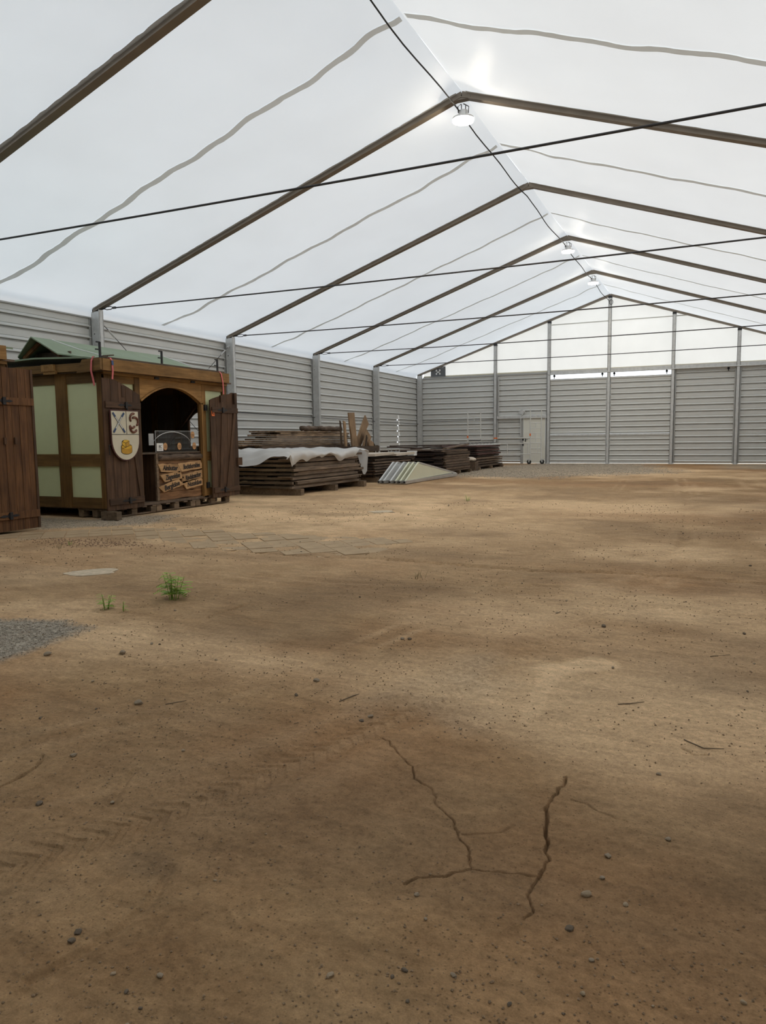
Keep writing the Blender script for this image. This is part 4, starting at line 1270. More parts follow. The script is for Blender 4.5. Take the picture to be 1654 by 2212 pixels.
def build_counter():
    CX0 = -5.03
    o = empty('sales_counter', (-5.35, -25.5, 0.20), label='sales counter clad with bark-edged boards in the hut opening', cat='counter')
    MB().box(-5.62, -5.00, -26.43, -24.70, 1.105, 1.135).build('worktop', M['inner'], o)
    MB().box(-5.60, -5.04, -26.06, -26.03, .205, 1.105).build('side_panel', M['dark_wood'], o)  # dark colour imitates the shade inside the counter's open near side
    MB().box(-5.03, -4.99, -26.07, -26.01, .205, 1.105).build('corner_post', M['pallet'], o)
    MB().box(-5.60, -5.05, -24.76, -24.72, .205, 1.105).build('side_panel', M['pallet'], o)
    MB().box(-5.07, -5.05, -26.03, -24.76, .205, 1.105).build('backing_board', M['dark_wood'], o)
    ys0, ys1 = -26.01, -24.70
    for i, (z0, z1) in enumerate(((.21, .36), (.37, .50), (.50, .62), (.63, .74), (.75, .86), (.87, .96))):
        rough_slab(ys0 + (0.03 if i == 0 else 0), ys1, z0, z1, CX0 - .02, CX0 + .012 + .01 * (i % 2), 30 + i).build('log_slab', M['log_y'], o)
    lg = MB(); n = 16
    lg.tube([(CX0 + .005, ys0 + (ys1 - ys0) * i / n, 1.03 + random.uniform(-.004, .004)) for i in range(n + 1)], [.068 + random.uniform(-.006, .006) for _ in range(n + 1)], 10)
    lg.smooth = True
    lg.build('bark_log', M['bark'], o)
    nm = [('Almbutter', -26.00, -25.42, .745, .900, -.05, .10), ('Bockshornklee', -25.42, -24.72, .755, .925, .06, .10),
          ('Ziegenkäse', -25.93, -25.36, .575, .735, .10, .10), ('Rindsknacker', -25.36, -24.70, .545, .715, .14, -.05),
          ('Bergkäse', -25.98, -25.38, .405, .545, .20, .12), ('Nusskäse', -25.30, -24.70, .405, .565, .10, .11)]
    for i, (t, a, b, z0, z1, ang, sk) in enumerate(nm):
        bd = rough_slab(a, b, z0, z1, CX0 + .030, CX0 + .055, 50 + i, ang, .010, sk).build('name_board', M['sign_y'], o, label='pale board reading ' + t)
        front_text(t, .135, M['ink'], (CX0 + .058, (a + b) / 2 + .01, (z0 + z1) / 2), bd, width=(b - a) * .74, tilt=ang, bold=.0035)
    # clear guard standing on the counter
    gd = MB().box(CX0 + .005, CX0 + .011, -26.03, -24.72, 1.135, 1.545).build('clear_guard', M['acrylic'], o)
    MB().box(-5.44, CX0 + .005, -26.034, -26.028, 1.135, 1.545).build('clear_guard', M['acrylic'], o)
    eg = MB(); eg.box(CX0 + .004, CX0 + .012, -26.036, -26.030, 1.135, 1.548); eg.build('guard_edge', M['acrylic_edge'], o)
    eg = MB(); eg.box(CX0 + .004, CX0 + .012, -26.03, -24.72, 1.544, 1.549); eg.build('guard_edge', M['acrylic_edge'], o)
    arc = MB(); arc.tube([(CX0 - .10, -25.42 + .60 * math.cos(t), 1.20 + .33 * math.sin(t)) for t in np.linspace(.25, 2.8, 18)], [.002 + .008 * math.sin(PI * i / 17) for i in range(18)], 6)
    arc.build('guard_curve', M['acrylic_edge'], o)
    cd_ = MB().box(CX0 + .012, CX0 + .016, -26.01, -25.83, 1.16, 1.31).build('payment_card', M['white'], o)
    front_text('EC', .07, M['ink'], (CX0 + .019, -25.92, 1.245), cd_, shear=.2)
    MB().box(CX0 + .017, CX0 + .019, -25.96, -25.87, 1.193, 1.199).build('card_line', M['ink'], cd_)
    for y, z in ((-25.77, 1.245), (-25.36, 1.245), (-24.90, 1.245), (-24.94, 1.47)):
        tg = MB().prism([(y + .058 * math.cos(t), z + .072 * math.sin(t)) for t in np.linspace(0, 2 * PI, 18)[:-1]], 'yz', CX0 + .012, CX0 + .017).build('price_tag', M['tagwood'], o)
        for dz in (.008, -.020): MB().box(CX0 + .017, CX0 + .0185, y - .042, y + .042, z + dz - .004, z + dz + .004).build('tag_line', M['ink'], tg)
    MB().box(-5.40, -5.395, -25.80, -25.66, 1.27, 1.50).build('paper_sheet', M['palegrey'], o)
    for z in (.28, .62): MB().box(-5.58, -5.08, -26.03, -24.76, z, z + .02).build('shelf', M['inner'], o)
build_counter()
# ------------------------------------------------------------------ timber stacks
def panel_proto(name, lx, ly, my, mx, tall=0.105, npl=6, seed=0):
    """weathered wall element: rails below, planks on top; origin at the front near lower corner centre"""
    rnd = random.Random(seed)
    p = empty(name, (0, 0, 0))
    rh = tall * 0.58
    for i, x in enumerate((-.035, -lx / 2, -lx + .035)):
        a, b = rnd.uniform(-.06, .16), rnd.uniform(-.06, .30)
        MB().box(x - .035, x + .035, a, ly - b, 0, rh).build('long_rail', my, p)
    for y in (.05, ly * .5, ly - .05):
        MB().box(-lx + .07, -.07, y - .04, y + .04, .002, rh - .002).build('cross_rail', mx, p)
    w = lx / npl
    for i in range(npl):
        a, b = rnd.uniform(-.10, .22), rnd.uniform(-.10, .40)
        MB().box(-(i + 1) * w + .006, -i * w - .006 + (rnd.uniform(-.03, .02) if i == 0 else 0), a, ly - b, rh, tall - rnd.uniform(.006, .035)).build('plank', my, p)
    return p

def stack(x, y, lx, ly, z0, n, tall, protos, labf, group, rot=0.0, jit=.05, seed=0, cat='panel', tilt=0.0):
    rnd = random.Random(seed)
    z = z0
    made = []
    for i in range(n):
        q = protos[i % len(protos)]
        first = not q.get('label')
        o = q if first else copy_tree(q)
        o.location = (x + rnd.uniform(-jit, jit), y + rnd.uniform(-jit, jit) * 1.6, z)
        o.rotation_euler = (0, 0, rot + rnd.uniform(-.012, .012))
        prop(o, labf(from_bottom(i, n)), cat, group)
        made.append(o)
        z += tall
    return z

def bearers(x0, x1, ys, z1, label, group, m=None, w=.13):
    for i, y in enumerate(ys):
        MB().box(x0, x1, y - w / 2, y + w / 2, -0.01, z1).build('bearer', m or M['pallet'], label=label + ' ' + ['at its near end', 'at its middle', 'at its far end'][i], cat='beam', group=group)

# first stack, under the plastic film
bearers(-6.9, -4.42, (-21.62, -19.85, -18.10), .148, 'squared bearer timber under the film-covered stack', 'bearers under the film-covered stack', w=.16)
pa = [panel_proto('timber_platform', 2.38 - .04 * q, 3.85 - .1 * (q % 3), M['weather_y'], M['weather_x'], .105, 4 + q % 3, 1 + q) for q in range(4)]
Z1 = stack(-4.56, -21.80, 2.38, 3.85, .150, 8, .107, pa, lambda s: 'weathered grey brown wooden wall panel, %s in the film-covered stack' % s, 'panels under the plastic film', seed=3)
MB().box(-4.54, -4.46, -21.70, -21.15, .545, .60).build('board_offcut', M['weather_y'], label='short pale board end sticking out of the film-covered stack', cat='board') if False else None

# plastic film draped over it
def build_film():
    ny, nx = 84, 56
    v, f = [], []
    for i in range(ny + 1):
        t = i / ny
        y = -22.75 + 5.05 * t
        for j in range(nx + 1):
            u = j / nx
            # arc length from the back edge forward
            s = 3.15 * u
            xt = -7.0 + s
            edge = -4.50
            ztop = 1.035 + .05 * float(vnoise(np.array([y * 2.1]), np.array([s * 2.3]), 3)[0]) + .035 * math.sin(y * 1.7 + 1.0) * (0.4 + u)
            # pushed up ridge in the middle
            ztop += .07 * math.exp(-((y + 20.2) / 1.2) ** 2) * math.exp(-((xt + 6.2) / .7) ** 2)
            # how far the front edge hangs
            hang = .16 + .10 * math.sin(y * 2.9 + .7) + .05 * math.sin(y * 7.3)
            hang += .26 * math.exp(-((y + 21.95) / .28) ** 2)
            hang = max(hang, .05)
            x = xt
            z = ztop
            if xt > edge:
                k = xt - edge
                mx = .65 + .06
                dz = hang * (k / mx)
                x = edge + .05 * math.sin(k * 5) + .03 * math.sin(y * 9) * k + .03
                z = ztop - .02 - dz
            # near end beyond the stack hangs down, far end falls over the edge
            if y < -21.82:
                k = -21.82 - y
                lift = .55 + .35 * math.sin(x * 3.1)
                z -= min(k, .9) * lift * .42
                y2 = -21.82 - .10 - k * .35
            elif y > -17.98:
                k = y + 17.98
                z -= k * (.45 + 2.3 * math.exp(-((xt + 4.55) / .16) ** 2))
                y2 = -17.98 + .08 + .06 * math.sin(k * 9)
            else:
                y2 = y
            w = .016 * math.sin(x * 11 + y * 5) + .012 * math.sin(y * 14 - x * 6)
            v.append((x + w * .4, y2 + w * .3, max(z + w, .25)))
    for i in range(ny):
        for j in range(nx):
            a = i * (nx + 1) + j
            f.append((a, a + 1, a + nx + 2, a + nx + 1))
    mb = MB(); mb.v, mb.f, mb.smooth = v, f, True
    mb.build('plastic_film', M['film'], label='crumpled white plastic film draped over the near timber stack', cat='tarpaulin')
build_film()

# live-edge slabs piled behind on cribbed beams
for i, y in enumerate((-17.9, -15.6, -13.3)):
    for j in range(3):
        MB().box(-8.38, -7.5, y - .13, y + .13, j * .29 + (0 if j else -.01), (j + 1) * .29).build('crib_beam', M['brown_x'], label='squared crib beam below the bark-edged slabs, %s of its pile %s' % (from_bottom(j, 3), ['nearest the hut', 'in the middle', 'by the upright offcuts'][i]), cat='beam', group='crib beams below the slabs')
for x, lab in ((-7.64, 'long squared beam carrying the slab pile, on the hall side'), (-8.24, 'long squared beam carrying the slab pile, on the wall side')):
    MB().box(x - .13, x + .13, -18.7, -12.9, .872, 1.160).build('long_beam', M['brown_y'], label=lab, cat='beam')
rnd = random.Random(5)
k = 0
rows = [(1.165, -18.9, -13.0), (1.225, -18.8, -12.95), (1.285, -18.75, -12.9), (1.345, -18.1, -12.8), (1.405, -17.8, -12.85), (1.465, -17.95, -12.9), (1.525, -17.8, -12.75), (1.580, -18.05, -13.4)]
for i, (z, a, b) in enumerate(rows):
    for c in range(2):
        ya, yb = a + rnd.uniform(-.15, .25) * (1 + c), b + rnd.uniform(-.15, .1)
        n = 12; x0 = -7.75 - .40 * c; hw = .19
        L_ = [(x0 - hw + rnd.uniform(-.025, .025), ya + (yb - ya) * q / n) for q in range(n + 1)]
        R_ = [(x0 + hw + rnd.uniform(-.03, .035), ya + (yb - ya) * q / n) for q in range(n + 1)]
        MB().prism(L_ + R_[::-1], 'xy', z, z + .047).build('live_edge_slab', M['slab_y'], label='long bark-edged slab %s of its pile, %s' % (from_bottom(i, len(rows)), 'front row' if c == 0 else 'row next to the wall'), cat='slab', group='bark-edged slabs behind the film-covered stack')
for a, b, lab in ((-15.95, -14.95, 'short thick log lying on top of the slab pile'), (-14.9, -13.15, 'longer bark-covered log lying on top of the slab pile')):
    mb = MB(); mb.smooth = True
    mb.tube([(-7.78 + .01 * math.sin(q), a + (b - a) * q / 12, 1.715 + .012 * math.sin(q * 1.3)) for q in range(13)], [.088 + rnd.uniform(-.010, .010) for q in range(13)], 10)
    mb.build('log', M['bark'], label=lab, cat='log')

# offcuts standing in an open crate
cr = empty('timber_crate', (-6.97, -13.45, 0), label='open wooden crate holding upright offcuts behind the stacks', cat='crate')
CX_ = (-7.38, -6.56); CY_ = (-14.42, -12.45)
for x in CX_:
    for z in (.08, .36, .64, .90): MB().box(x - .015, x + .015, CY_[0], CY_[1], z, z + .19).build('slat', M['brown_y'], cr)
for y in CY_:
    for z in (.08, .36, .64, .90): MB().box(CX_[0] + .02, CX_[1] - .02, y - .015, y + .015, z, z + .19).build('slat', M['brown_x'], cr)
for x in (CX_[0] + .05, CX_[1] - .05):
    for y in (CY_[0] + .05, CY_[1] - .05): MB().box(x - .03, x + .03, y - .03, y + .03, 0, 1.11).build('corner_post', M['pallet'], cr)
MB().box(CX_[0] + .03, CX_[1] - .03, CY_[0] + .03, CY_[1] - .03, .05, .08).build('floor_board', M['brown_x'], cr)
def offcut(x, y0, y1, zt, w, th, label, m='raw_z'):
    """board standing on the crate floor at y0, its head at y1, zt"""
    h_ = math.hypot(zt - .10, y1 - y0); n = 8
    r2 = random.Random(int(zt * 1000))
    Lp = [(-w / 2 + r2.uniform(-.014, .014), h_ * q / n) for q in range(n + 1)]
    Rp = [(w / 2 + r2.uniform(-.014, .014), h_ * q / n) for q in range(n + 1)]
    Rp[-1] = (Rp[-1][0], Rp[-1][1] - .07)
    o = inst(MB().prism(Lp + Rp[::-1], 'yz', -th / 2, th / 2).mesh('offcut_board', M[m]), 'offcut_board', (x, y0, .10 + .5 * w * abs(math.sin(math.atan2(y1 - y0, zt)))))
    o.rotation_euler = (-math.atan2(y1 - y0, zt - .10), 0, 0)
    prop(o, label, 'board', 'upright offcuts in the crate')
offcut(-6.92, -13.55, -14.0, 2.26, .40, .06, 'tall wide bark-edged offcut standing upright in the crate')
offcut(-7.02, -14.12, -14.32, 1.98, .13, .05, 'narrow offcut beside the tall one at the crate edge')
offcut(-7.14, -14.20, -14.40, 1.99, .06, .04, 'thin dark strip standing at the near crate edge', 'brown_y')
offcut(-7.02, -14.05, -12.50, 1.96, .40, .05, 'wide plank leaning far right out of the crate')
offcut(-6.82, -13.50, -12.78, 1.48, .46, .05, 'short pale plank leaning right in front of the long one')
offcut(-6.70, -12.95, -12.80, 1.27, .34, .05, 'short upright board stub at the right side of the crate')
offcut(-6.64, -13.70, -13.30, 1.46, .06, .04, 'thin splinter leaning between the crate boards', 'brown_y')
offcut(-6.72, -12.62, -12.50, 1.16, .10, .04, 'small dark slat standing in the far crate corner', 'brown_y')

# second stack with pale boards on top
bearers(-6.42, -4.85, (-16.25, -14.6, -12.9), .13, 'squared bearer timber under the brown stack behind the triangular panels', 'bearers under the brown stack')
pb = [panel_proto('timber_platform', 1.55, 3.5, M['brown_y'], M['brown_x'], .085, 6, 11), panel_proto('timber_platform', 1.50, 3.3, M['brown_y'], M['brown_x'], .085, 5, 12)]
Z2 = stack(-4.90, -16.45, 1.55, 3.5, .132, 7, .087, pb, lambda s: 'brown wooden panel, %s in the stack behind the triangular panels' % s, 'panels in the brown stack', seed=8)
for i, (y0, y1, x0, x1, lab) in enumerate(((-16.55, -14.95, -6.45, -4.85, 'pale beige board lying on the brown stack, near one'), (-14.85, -13.35, -6.40, -4.80, 'pale beige board lying on the brown stack, far one'))):
    o = MB().box(x0, x1, y0, y1, 0, .075).build('pale_board', M['pale_board'], label=lab, cat='board', group='pale boards on the brown stack')
    o.location.z = Z2 + .03 + .03 * (1 - i); o.rotation_euler = (0.02, -.02, .03 - .06 * i)
bx = empty('white_box', (-4.95, -13.0, Z2), label='small white box on the far end of the brown stack', cat='box')
b_ = MB(); b_.box(-5.10, -4.86, -13.25, -12.95, Z2, Z2 + .15); b_.build('body', M['white'], bx)
MB().box(-5.11, -4.85, -13.26, -12.94, Z2 + .12, Z2 + .165).build('lid', M['white'], bx)
wb = empty('wire_basket', (-5.9, -12.95, Z2), label='small wire basket lying on the far end of the brown stack', cat='basket')
for z in (.01, .13, .25):
    MB().tube([(-5.75 + .22 * math.cos(t), -12.95 + .16 * math.sin(t), Z2 + z) for t in np.linspace(0, 2 * PI, 17)], .008, 5).build('hoop', M['galv'], wb)
for i in range(8):
    t = i * PI / 4
    MB().tube([(-5.75 + .22 * math.cos(t), -12.95 + .16 * math.sin(t), Z2 + .01), (-5.75 + .22 * math.cos(t), -12.95 + .16 * math.sin(t), Z2 + .25)], .006, 5).build('rib', M['galv'], wb)

# third stack, dark
bearers(-6.5, -3.98, (-12.1, -10.75, -9.4), .12, 'squared bearer timber under the dark stack beside the triangle tip', 'bearers under the dark stack')
pcx = [panel_proto('timber_platform', 2.45, 3.1, M['brown_y'], M['black_x'], .088, 6, 21), panel_proto('timber_platform', 2.30, 2.95, M['brown_y'], M['black_x'], .088, 5, 22)]
Z3 = stack(-4.05, -12.3, 2.45, 3.1, .122, 9, .09, pcx, lambda s: 'dark brown wooden panel, %s in the stack next to the triangle tip' % s, 'panels in the dark stack', seed=9, jit=.06)
for i, (a, b, w, lab) in enumerate((((-6.3, -12.0, Z3 + .13), (-4.2, -9.7, Z3 + .14), .18, 'dark loose plank lying diagonally on the dark stack'),
                                    ((-4.12, -12.1, Z3 - .02 + .05), (-4.10, -9.5, Z3 + .16), .16, 'brown loose plank propped up along the front of the dark stack'),
                                    ((-6.35, -12.15, Z3 + .10), (-5.0, -12.1, Z3 + .04), .14, 'dark loose plank lying across the near end of the dark stack'),
                                    ((-5.4, -12.0, Z3 + .03), (-5.3, -9.4, Z3 + .08), .20, 'dark loose plank lying lengthwise on the dark stack'))):
    MB().bar(a, b, w, .045).build('loose_plank', M['black_y'] if i != 1 else M['brown_y'], label=lab, cat='plank', group='loose planks on the dark stack')

# fourth stack: rough pallets of boards below, dark sheets with reddish edges above
bearers(-6.3, -4.12, (-7.7, -5.9, -4.1), .11, 'squared bearer timber under the far stack before the scaffold', 'bearers under the far stack')
pd = [panel_proto('timber_platform', 2.0, 4.0, M['brown_y'], M['brown_x'], .105, 5, 31)]
Z4 = stack(-4.18, -7.95, 2.0, 4.0, .112, 4, .107, pd, lambda s: 'rough brown wooden panel, %s in the lower half of the far stack' % s, 'rough panels in the far stack', seed=12)
pe = [panel_proto('dark_platform', 2.05, 3.7, M['black_y'], M['black_x'], .075, 4, 33), panel_proto('dark_platform', 2.05, 3.7, M['red_y'], M['black_x'], .075, 4, 34)]
Z5 = stack(-4.22, -7.85, 2.05, 3.7, Z4 + .002, 6, .078, pe, lambda s: 'dark board panel, %s in the upper half of the far stack' % s, 'dark panels in the far stack', seed=13)
gm = empty('steel_grating', (-4.9, -5.4, Z5), label='bent grey steel grating lying on the far stack', cat='grating')
MB().bar((-4.95, -7.0, Z5 + .015), (-4.35, -4.6, Z5 + .03), .55, .015).build('sheet', M['palegrey'], gm)
for i in range(9):
    t = i / 8
    p0 = Vector((-5.22, -6.9, Z5 + .03)).lerp(Vector((-4.62, -4.5, Z5 + .045)), t)
    MB().tube([p0, p0 + Vector((.22, -.10, .05)), p0 + Vector((.30, .06, .09))], .010, 5).build('hook', M['cable'], gm)
MB().tube([(-5.25, -7.0, Z5 + .09), (-4.6, -4.45, Z5 + .12)], .014, 6).build('top_wire', M['cable'], gm)
sk = MB(); sk.smooth = True
rn = random.Random(4)
sk.lathe([(.02, 0), (.16, .015), (.22, .07), (.19, .14), (.09, .18), (.02, .185)], (-4.35, -8.25, 0.0), 14)
sk.v = [(x + rn.uniform(-.02, .02), y + rn.uniform(-.02, .02), z + rn.uniform(-.008, .008) + .0) for x, y, z in sk.v]
o = sk.build('crumpled_sack', M['pale_board'], label='crumpled pale sack on a block before the far stack', cat='sack')
blk = MB().box(-4.62, -4.10, -8.48, -8.04, -.01, .36).build('wood_block', M['brown_y'], label='squared block carrying the pale sack', cat='block')
o.location.z = .362

# ------------------------------------------------------------------ triangular panels leaning together
def tri_panel(i, x, label, sheet):
    o = empty('gable_triangle', (x, -14, 0), label=label, cat='panel', group='triangular panels on the ground')
    base_n, apex, tip = (-17.05, .05), (-16.05, .60), (-12.95 - .25 * (5 - i) * .3, .13)
    lean = -.02
    def P(y, z, dx=0.0): return (x + lean * z + .05 * (y + 17.05) + dx, y, z)
    A, B, C = P(*base_n), P(*apex), P(*tip)
    inner = [P(-16.98, .09), P(-16.05, .57), P(-13.2 - .25 * (5 - i) * .3, .16)]
    th = .020
    vs = [(p[0] - th / 2, p[1], p[2]) for p in inner] + [(p[0] + th / 2, p[1], p[2]) for p in inner]
    MB().add(vs, [(0, 1, 2), (5, 4, 3), (0, 3, 4, 1), (1, 4, 5, 2), (2, 5, 3, 0)]).build('sheet', sheet, o)
    MB().bar(A, B, .045, .05, (1, 0, 0)).build('edge_rail', M['palegrey'] if i < 3 else M['cream_sheet'], o)
    MB().bar(B, C, .050, .035, (1, 0, 0)).build('edge_rail', M['alu'], o)
    a2, c2 = (A[0], A[1], .045), (C[0], C[1], .075)
    mb = MB(); mb.bar(a2, c2, .085, .085)
    mb.bar((A[0] + .03, A[1], .07), (C[0] + .03, C[1], .11), .045, .05)
    mb.build('bottom_rail', M['alu'], o)
    MB().lathe([(.032, -.012), (.032, .004)], (A[0], A[1] - .035, .05), 12, 'y').build('rail_end', M['black'], o)
TL = ['rearmost triangular panel against the brown stack', 'second triangular panel from the brown stack', 'third triangular panel from the brown stack',
      'fourth triangular panel, third from the front', 'second frontmost cream triangular panel', 'frontmost cream triangular panel on the ground']
for i, x in enumerate((-4.46, -4.32, -4.10, -3.93, -3.78, -3.62)):
    tri_panel(i, x, TL[i], M['palegrey'] if i < 3 else M['cream_sheet'])

# ------------------------------------------------------------------ scaffold by the door
def build_scaffold():
    o = empty('scaffold_tower', (-4.9, -1.0, 0), label='light aluminium rolling scaffold frames standing before the far door', cat='scaffold')
    def up(x, y, z0, z1): MB().tube([(x, y, z0), (x, y, z1)], .030, 8).build('upright', M['scaffold'], o)
    def rung(x0, y0, x1, y1, z, zz=None): MB().tube([(x0, y0, z), (x1, y1, zz if zz is not None else z)], .018, 8).build('rung', M['scaffold'], o)
    ra, rb = (-3.58, -1.02), (-3.06, -0.90)
    up(*ra, .22, 2.76); up(*rb, .22, 2.69)
    for z in (2.50, 2.28, 2.02, 1.77, 1.53, 1.28, 1.05, .78, .55): rung(*ra, *rb, z, z - (.02 if z > 2.4 else 0))
    for a, b, x in ((2.28, 2.49, -3.32), (1.77, 2.02, -3.32), (1.28, 1.53, -3.32), (1.05, 1.27, -3.32), (.55, .78, -3.32), (.55, 1.05, -3.22)):
        MB().tube([(x, -0.96, a), (x, -0.96, b)], .014, 6).build('spacer', M['scaffold'], o)
    la, lb = (-6.80, -1.02), (-6.15, -0.92)
    up(*la, .03, 2.69); up(*lb, .03, 2.64)
    for z in (2.42, 2.18, 1.93, 1.69, 1.28, 1.0): rung(*la, *lb, z)
    for a, b in ((2.18, 2.42), (1.69, 1.93)): MB().tube([(-6.48, -.97, a), (-6.48, -.97, b)], .014, 6).build('spacer', M['scaffold'], o)
    for z, x0, y in ((1.29, -6.80, -1.02), (1.02, -6.80, -1.05), (.50, -6.80, -1.05)):
        MB().tube([(x0, y, z), (-3.58, y, z)], .030 if z > 1.2 else .022, 8).build('guard_rail', M['scaffold'], o)
    for x in (-4.72, -3.68): MB().tube([(x, -1.05, .50), (x, -1.05, 1.02)], .022, 8).build('guard_post', M['scaffold'], o)
    MB().tube([(-6.72, -1.06, 1.20), (-6.1, -1.06, 1.20)], .02, 8).build('guard_rail', M['cable'], o)
    for x, y, z in ((-3.58, -1.03, 1.45), (-6.80, -1.03, 1.38)): MB().box(x - .03, x + .03, y - .03, y + .03, z - .06, z + .06).build('clip', M['orange'], o)
    MB().box(-5.42, -5.24, -1.06, -.98, 1.27, 1.33).build('clip', M['orange'], o)
    for x, y, s in ((-3.58, -1.02, -1), (-3.06, -.90, 1)):
        c = MB(); c.lathe([(.11, -.025), (.115, 0), (.11, .025)], (x + s * .05, y, .112), 16, 'y'); w_ = c.build('castor_wheel', M['rubber'], o)
        f = MB(); f.box(x - .05 + s * .03, x + .05 + s * .03, y - .045, y + .045, .17, .25); f.bar((x + s * .05, y, .20), (x + s * .20, y, .27), .03, .02)
        f.box(x + s * .05 - .03, x + s * .05 + .03, y - .035, y - .028, .09, .20); f.build('castor_fork', M['galv'], o)
build_scaffold()

# ------------------------------------------------------------------ manhole slabs
for (cx, cy, sx, sy, rz, lab) in ((-1.13, -31.42, .40, .34, .75, 'pale concrete manhole slab sunk in the earth near the hut'), (-.88, -24.72, .36, .34, .7, 'round-cornered drain cover sunk in the earth beyond the pavers')):
    o = empty('manhole_slab', (cx, cy, gz(cx, cy) - .02), label=lab, cat='manhole')
    z = gz(cx, cy) + .004
    a = inst(MB().prism([(sx * .62 * math.cos(t) * (1 + .16 * math.sin(3 * t + cx) + .08 * math.sin(7 * t)), sy * .62 * math.sin(t) * (1 + .14 * math.sin(2 * t + 1))) for t in np.linspace(0, 2 * PI, 25)[:-1]], 'xy', -.05, .004).mesh('slab', M['concrete']), 'slab', (cx, cy, z), o); a.rotation_euler = (0, 0, rz)
    fr = MB()
    for p in ((-sx / 2 - .02, -sx / 2, -sy / 2 - .02, sy / 2 + .02), (sx / 2, sx / 2 + .02, -sy / 2 - .02, sy / 2 + .02), (-sx / 2, sx / 2, -sy / 2 - .02, -sy / 2), (-sx / 2, sx / 2, sy / 2, sy / 2 + .02)):
        fr.box(*p, -.05, -.004)
    b = inst(fr.mesh('rim', M['stone']), 'rim', (cx, cy, z), o); b.rotation_euler = (0, 0, rz)

# ------------------------------------------------------------------ weeds
def weed(x, y, h_, nst, label, spread=.09, pinn=6, m='leaf', sub=0):
    z = gz(x, y)
    r2 = random.Random(int(x * 100) + int(h_ * 1000))
    o = empty('weed', (x, y, z), label=label, cat='plant')
    for s in range(nst):
        a = r2.uniform(0, 2 * PI); d = spread * r2.uniform(.2, 1)
        bx_, by_ = x + math.cos(a) * d * .35, y + math.sin(a) * d * .35
        hh = h_ * r2.uniform(.7, 1.0)
        top = Vector((x + math.cos(a) * d, y + math.sin(a) * d, z + hh))
        base = Vector((bx_, by_, z - .01))
        MB().tube([base, base.lerp(top, .5) + Vector((r2.uniform(-.01, .01), 0, 0)), top], [.0035, .003, .0015], 5).build('stem', M['leaf2'], o)
        lf = MB()
        nb = 7
        for q in range(nb):
            t = .28 + .72 * q / (nb - 1)
            p = base.lerp(top, t)
            az = r2.uniform(0, 2 * PI)
            ln = h_ * .50 * (1.15 - t * .6)
            dr = Vector((math.cos(az), math.sin(az), .25)).normalized()
            side = dr.cross(Vector((0, 0, 1))).normalized()
            for w in range(pinn):
                tt = (w + 1) / pinn
                c = p + dr * ln * tt - Vector((0, 0, .35 * ln * tt * tt))
                for sg in (-1, 1):
                    e = c + side * sg * ln * .30 * (1.1 - tt * .6) + dr * ln * .12 - Vector((0, 0, ln * .07))
                    mid = c.lerp(e, .5)
                    wv = dr * ln * .10
                    lf.add([c, mid + wv, e, mid - wv], [(0, 1, 2, 3)])
        lf.build('foliage', M[m], o, kind='stuff')
weed(.56, -32.17, .235, 9, 'largest green weed with feathery leaves on the bare earth', .105)
weed(.29, -32.66, .14, 4, 'middle-sized green weed left of the largest one', .05)
weed(.47, -32.66, .08, 2, 'tiny green seedling between the two larger weeds', .012, 4)
weed(-.10, -21.95, .13, 4, 'small green weed tuft far out on the earth floor', .14, 4)
weed(-3.05, -29.95, .07, 3, 'small weed tuft at the edge of the pavers', .10, 3, 'leaf2')
for (x, y, lab) in ((2.13, -30.5, 'sparse dry grass tuft in the middle of the floor'), (-2.9, -30.3, 'dry grass tuft near the broken pavers')):
    z = gz(x, y); o = empty('grass_tuft', (x, y, z), label=lab, cat='plant')
    r2 = random.Random(int(x * 31))
    for q in range(9):
        a = r2.uniform(0, 6.28); l_ = r2.uniform(.05, .12)
        b0 = Vector((x + r2.uniform(-.06, .06), y + r2.uniform(-.04, .04), z - .005)); e = b0 + Vector((math.cos(a) * l_ * .6, math.sin(a) * l_ * .6, l_ * .8))
        MB().tube([b0, b0.lerp(e, .5) + Vector((0, 0, .012)), e], [.0022, .0018, .0006], 4).build('blade', M['grass_dry'], o)

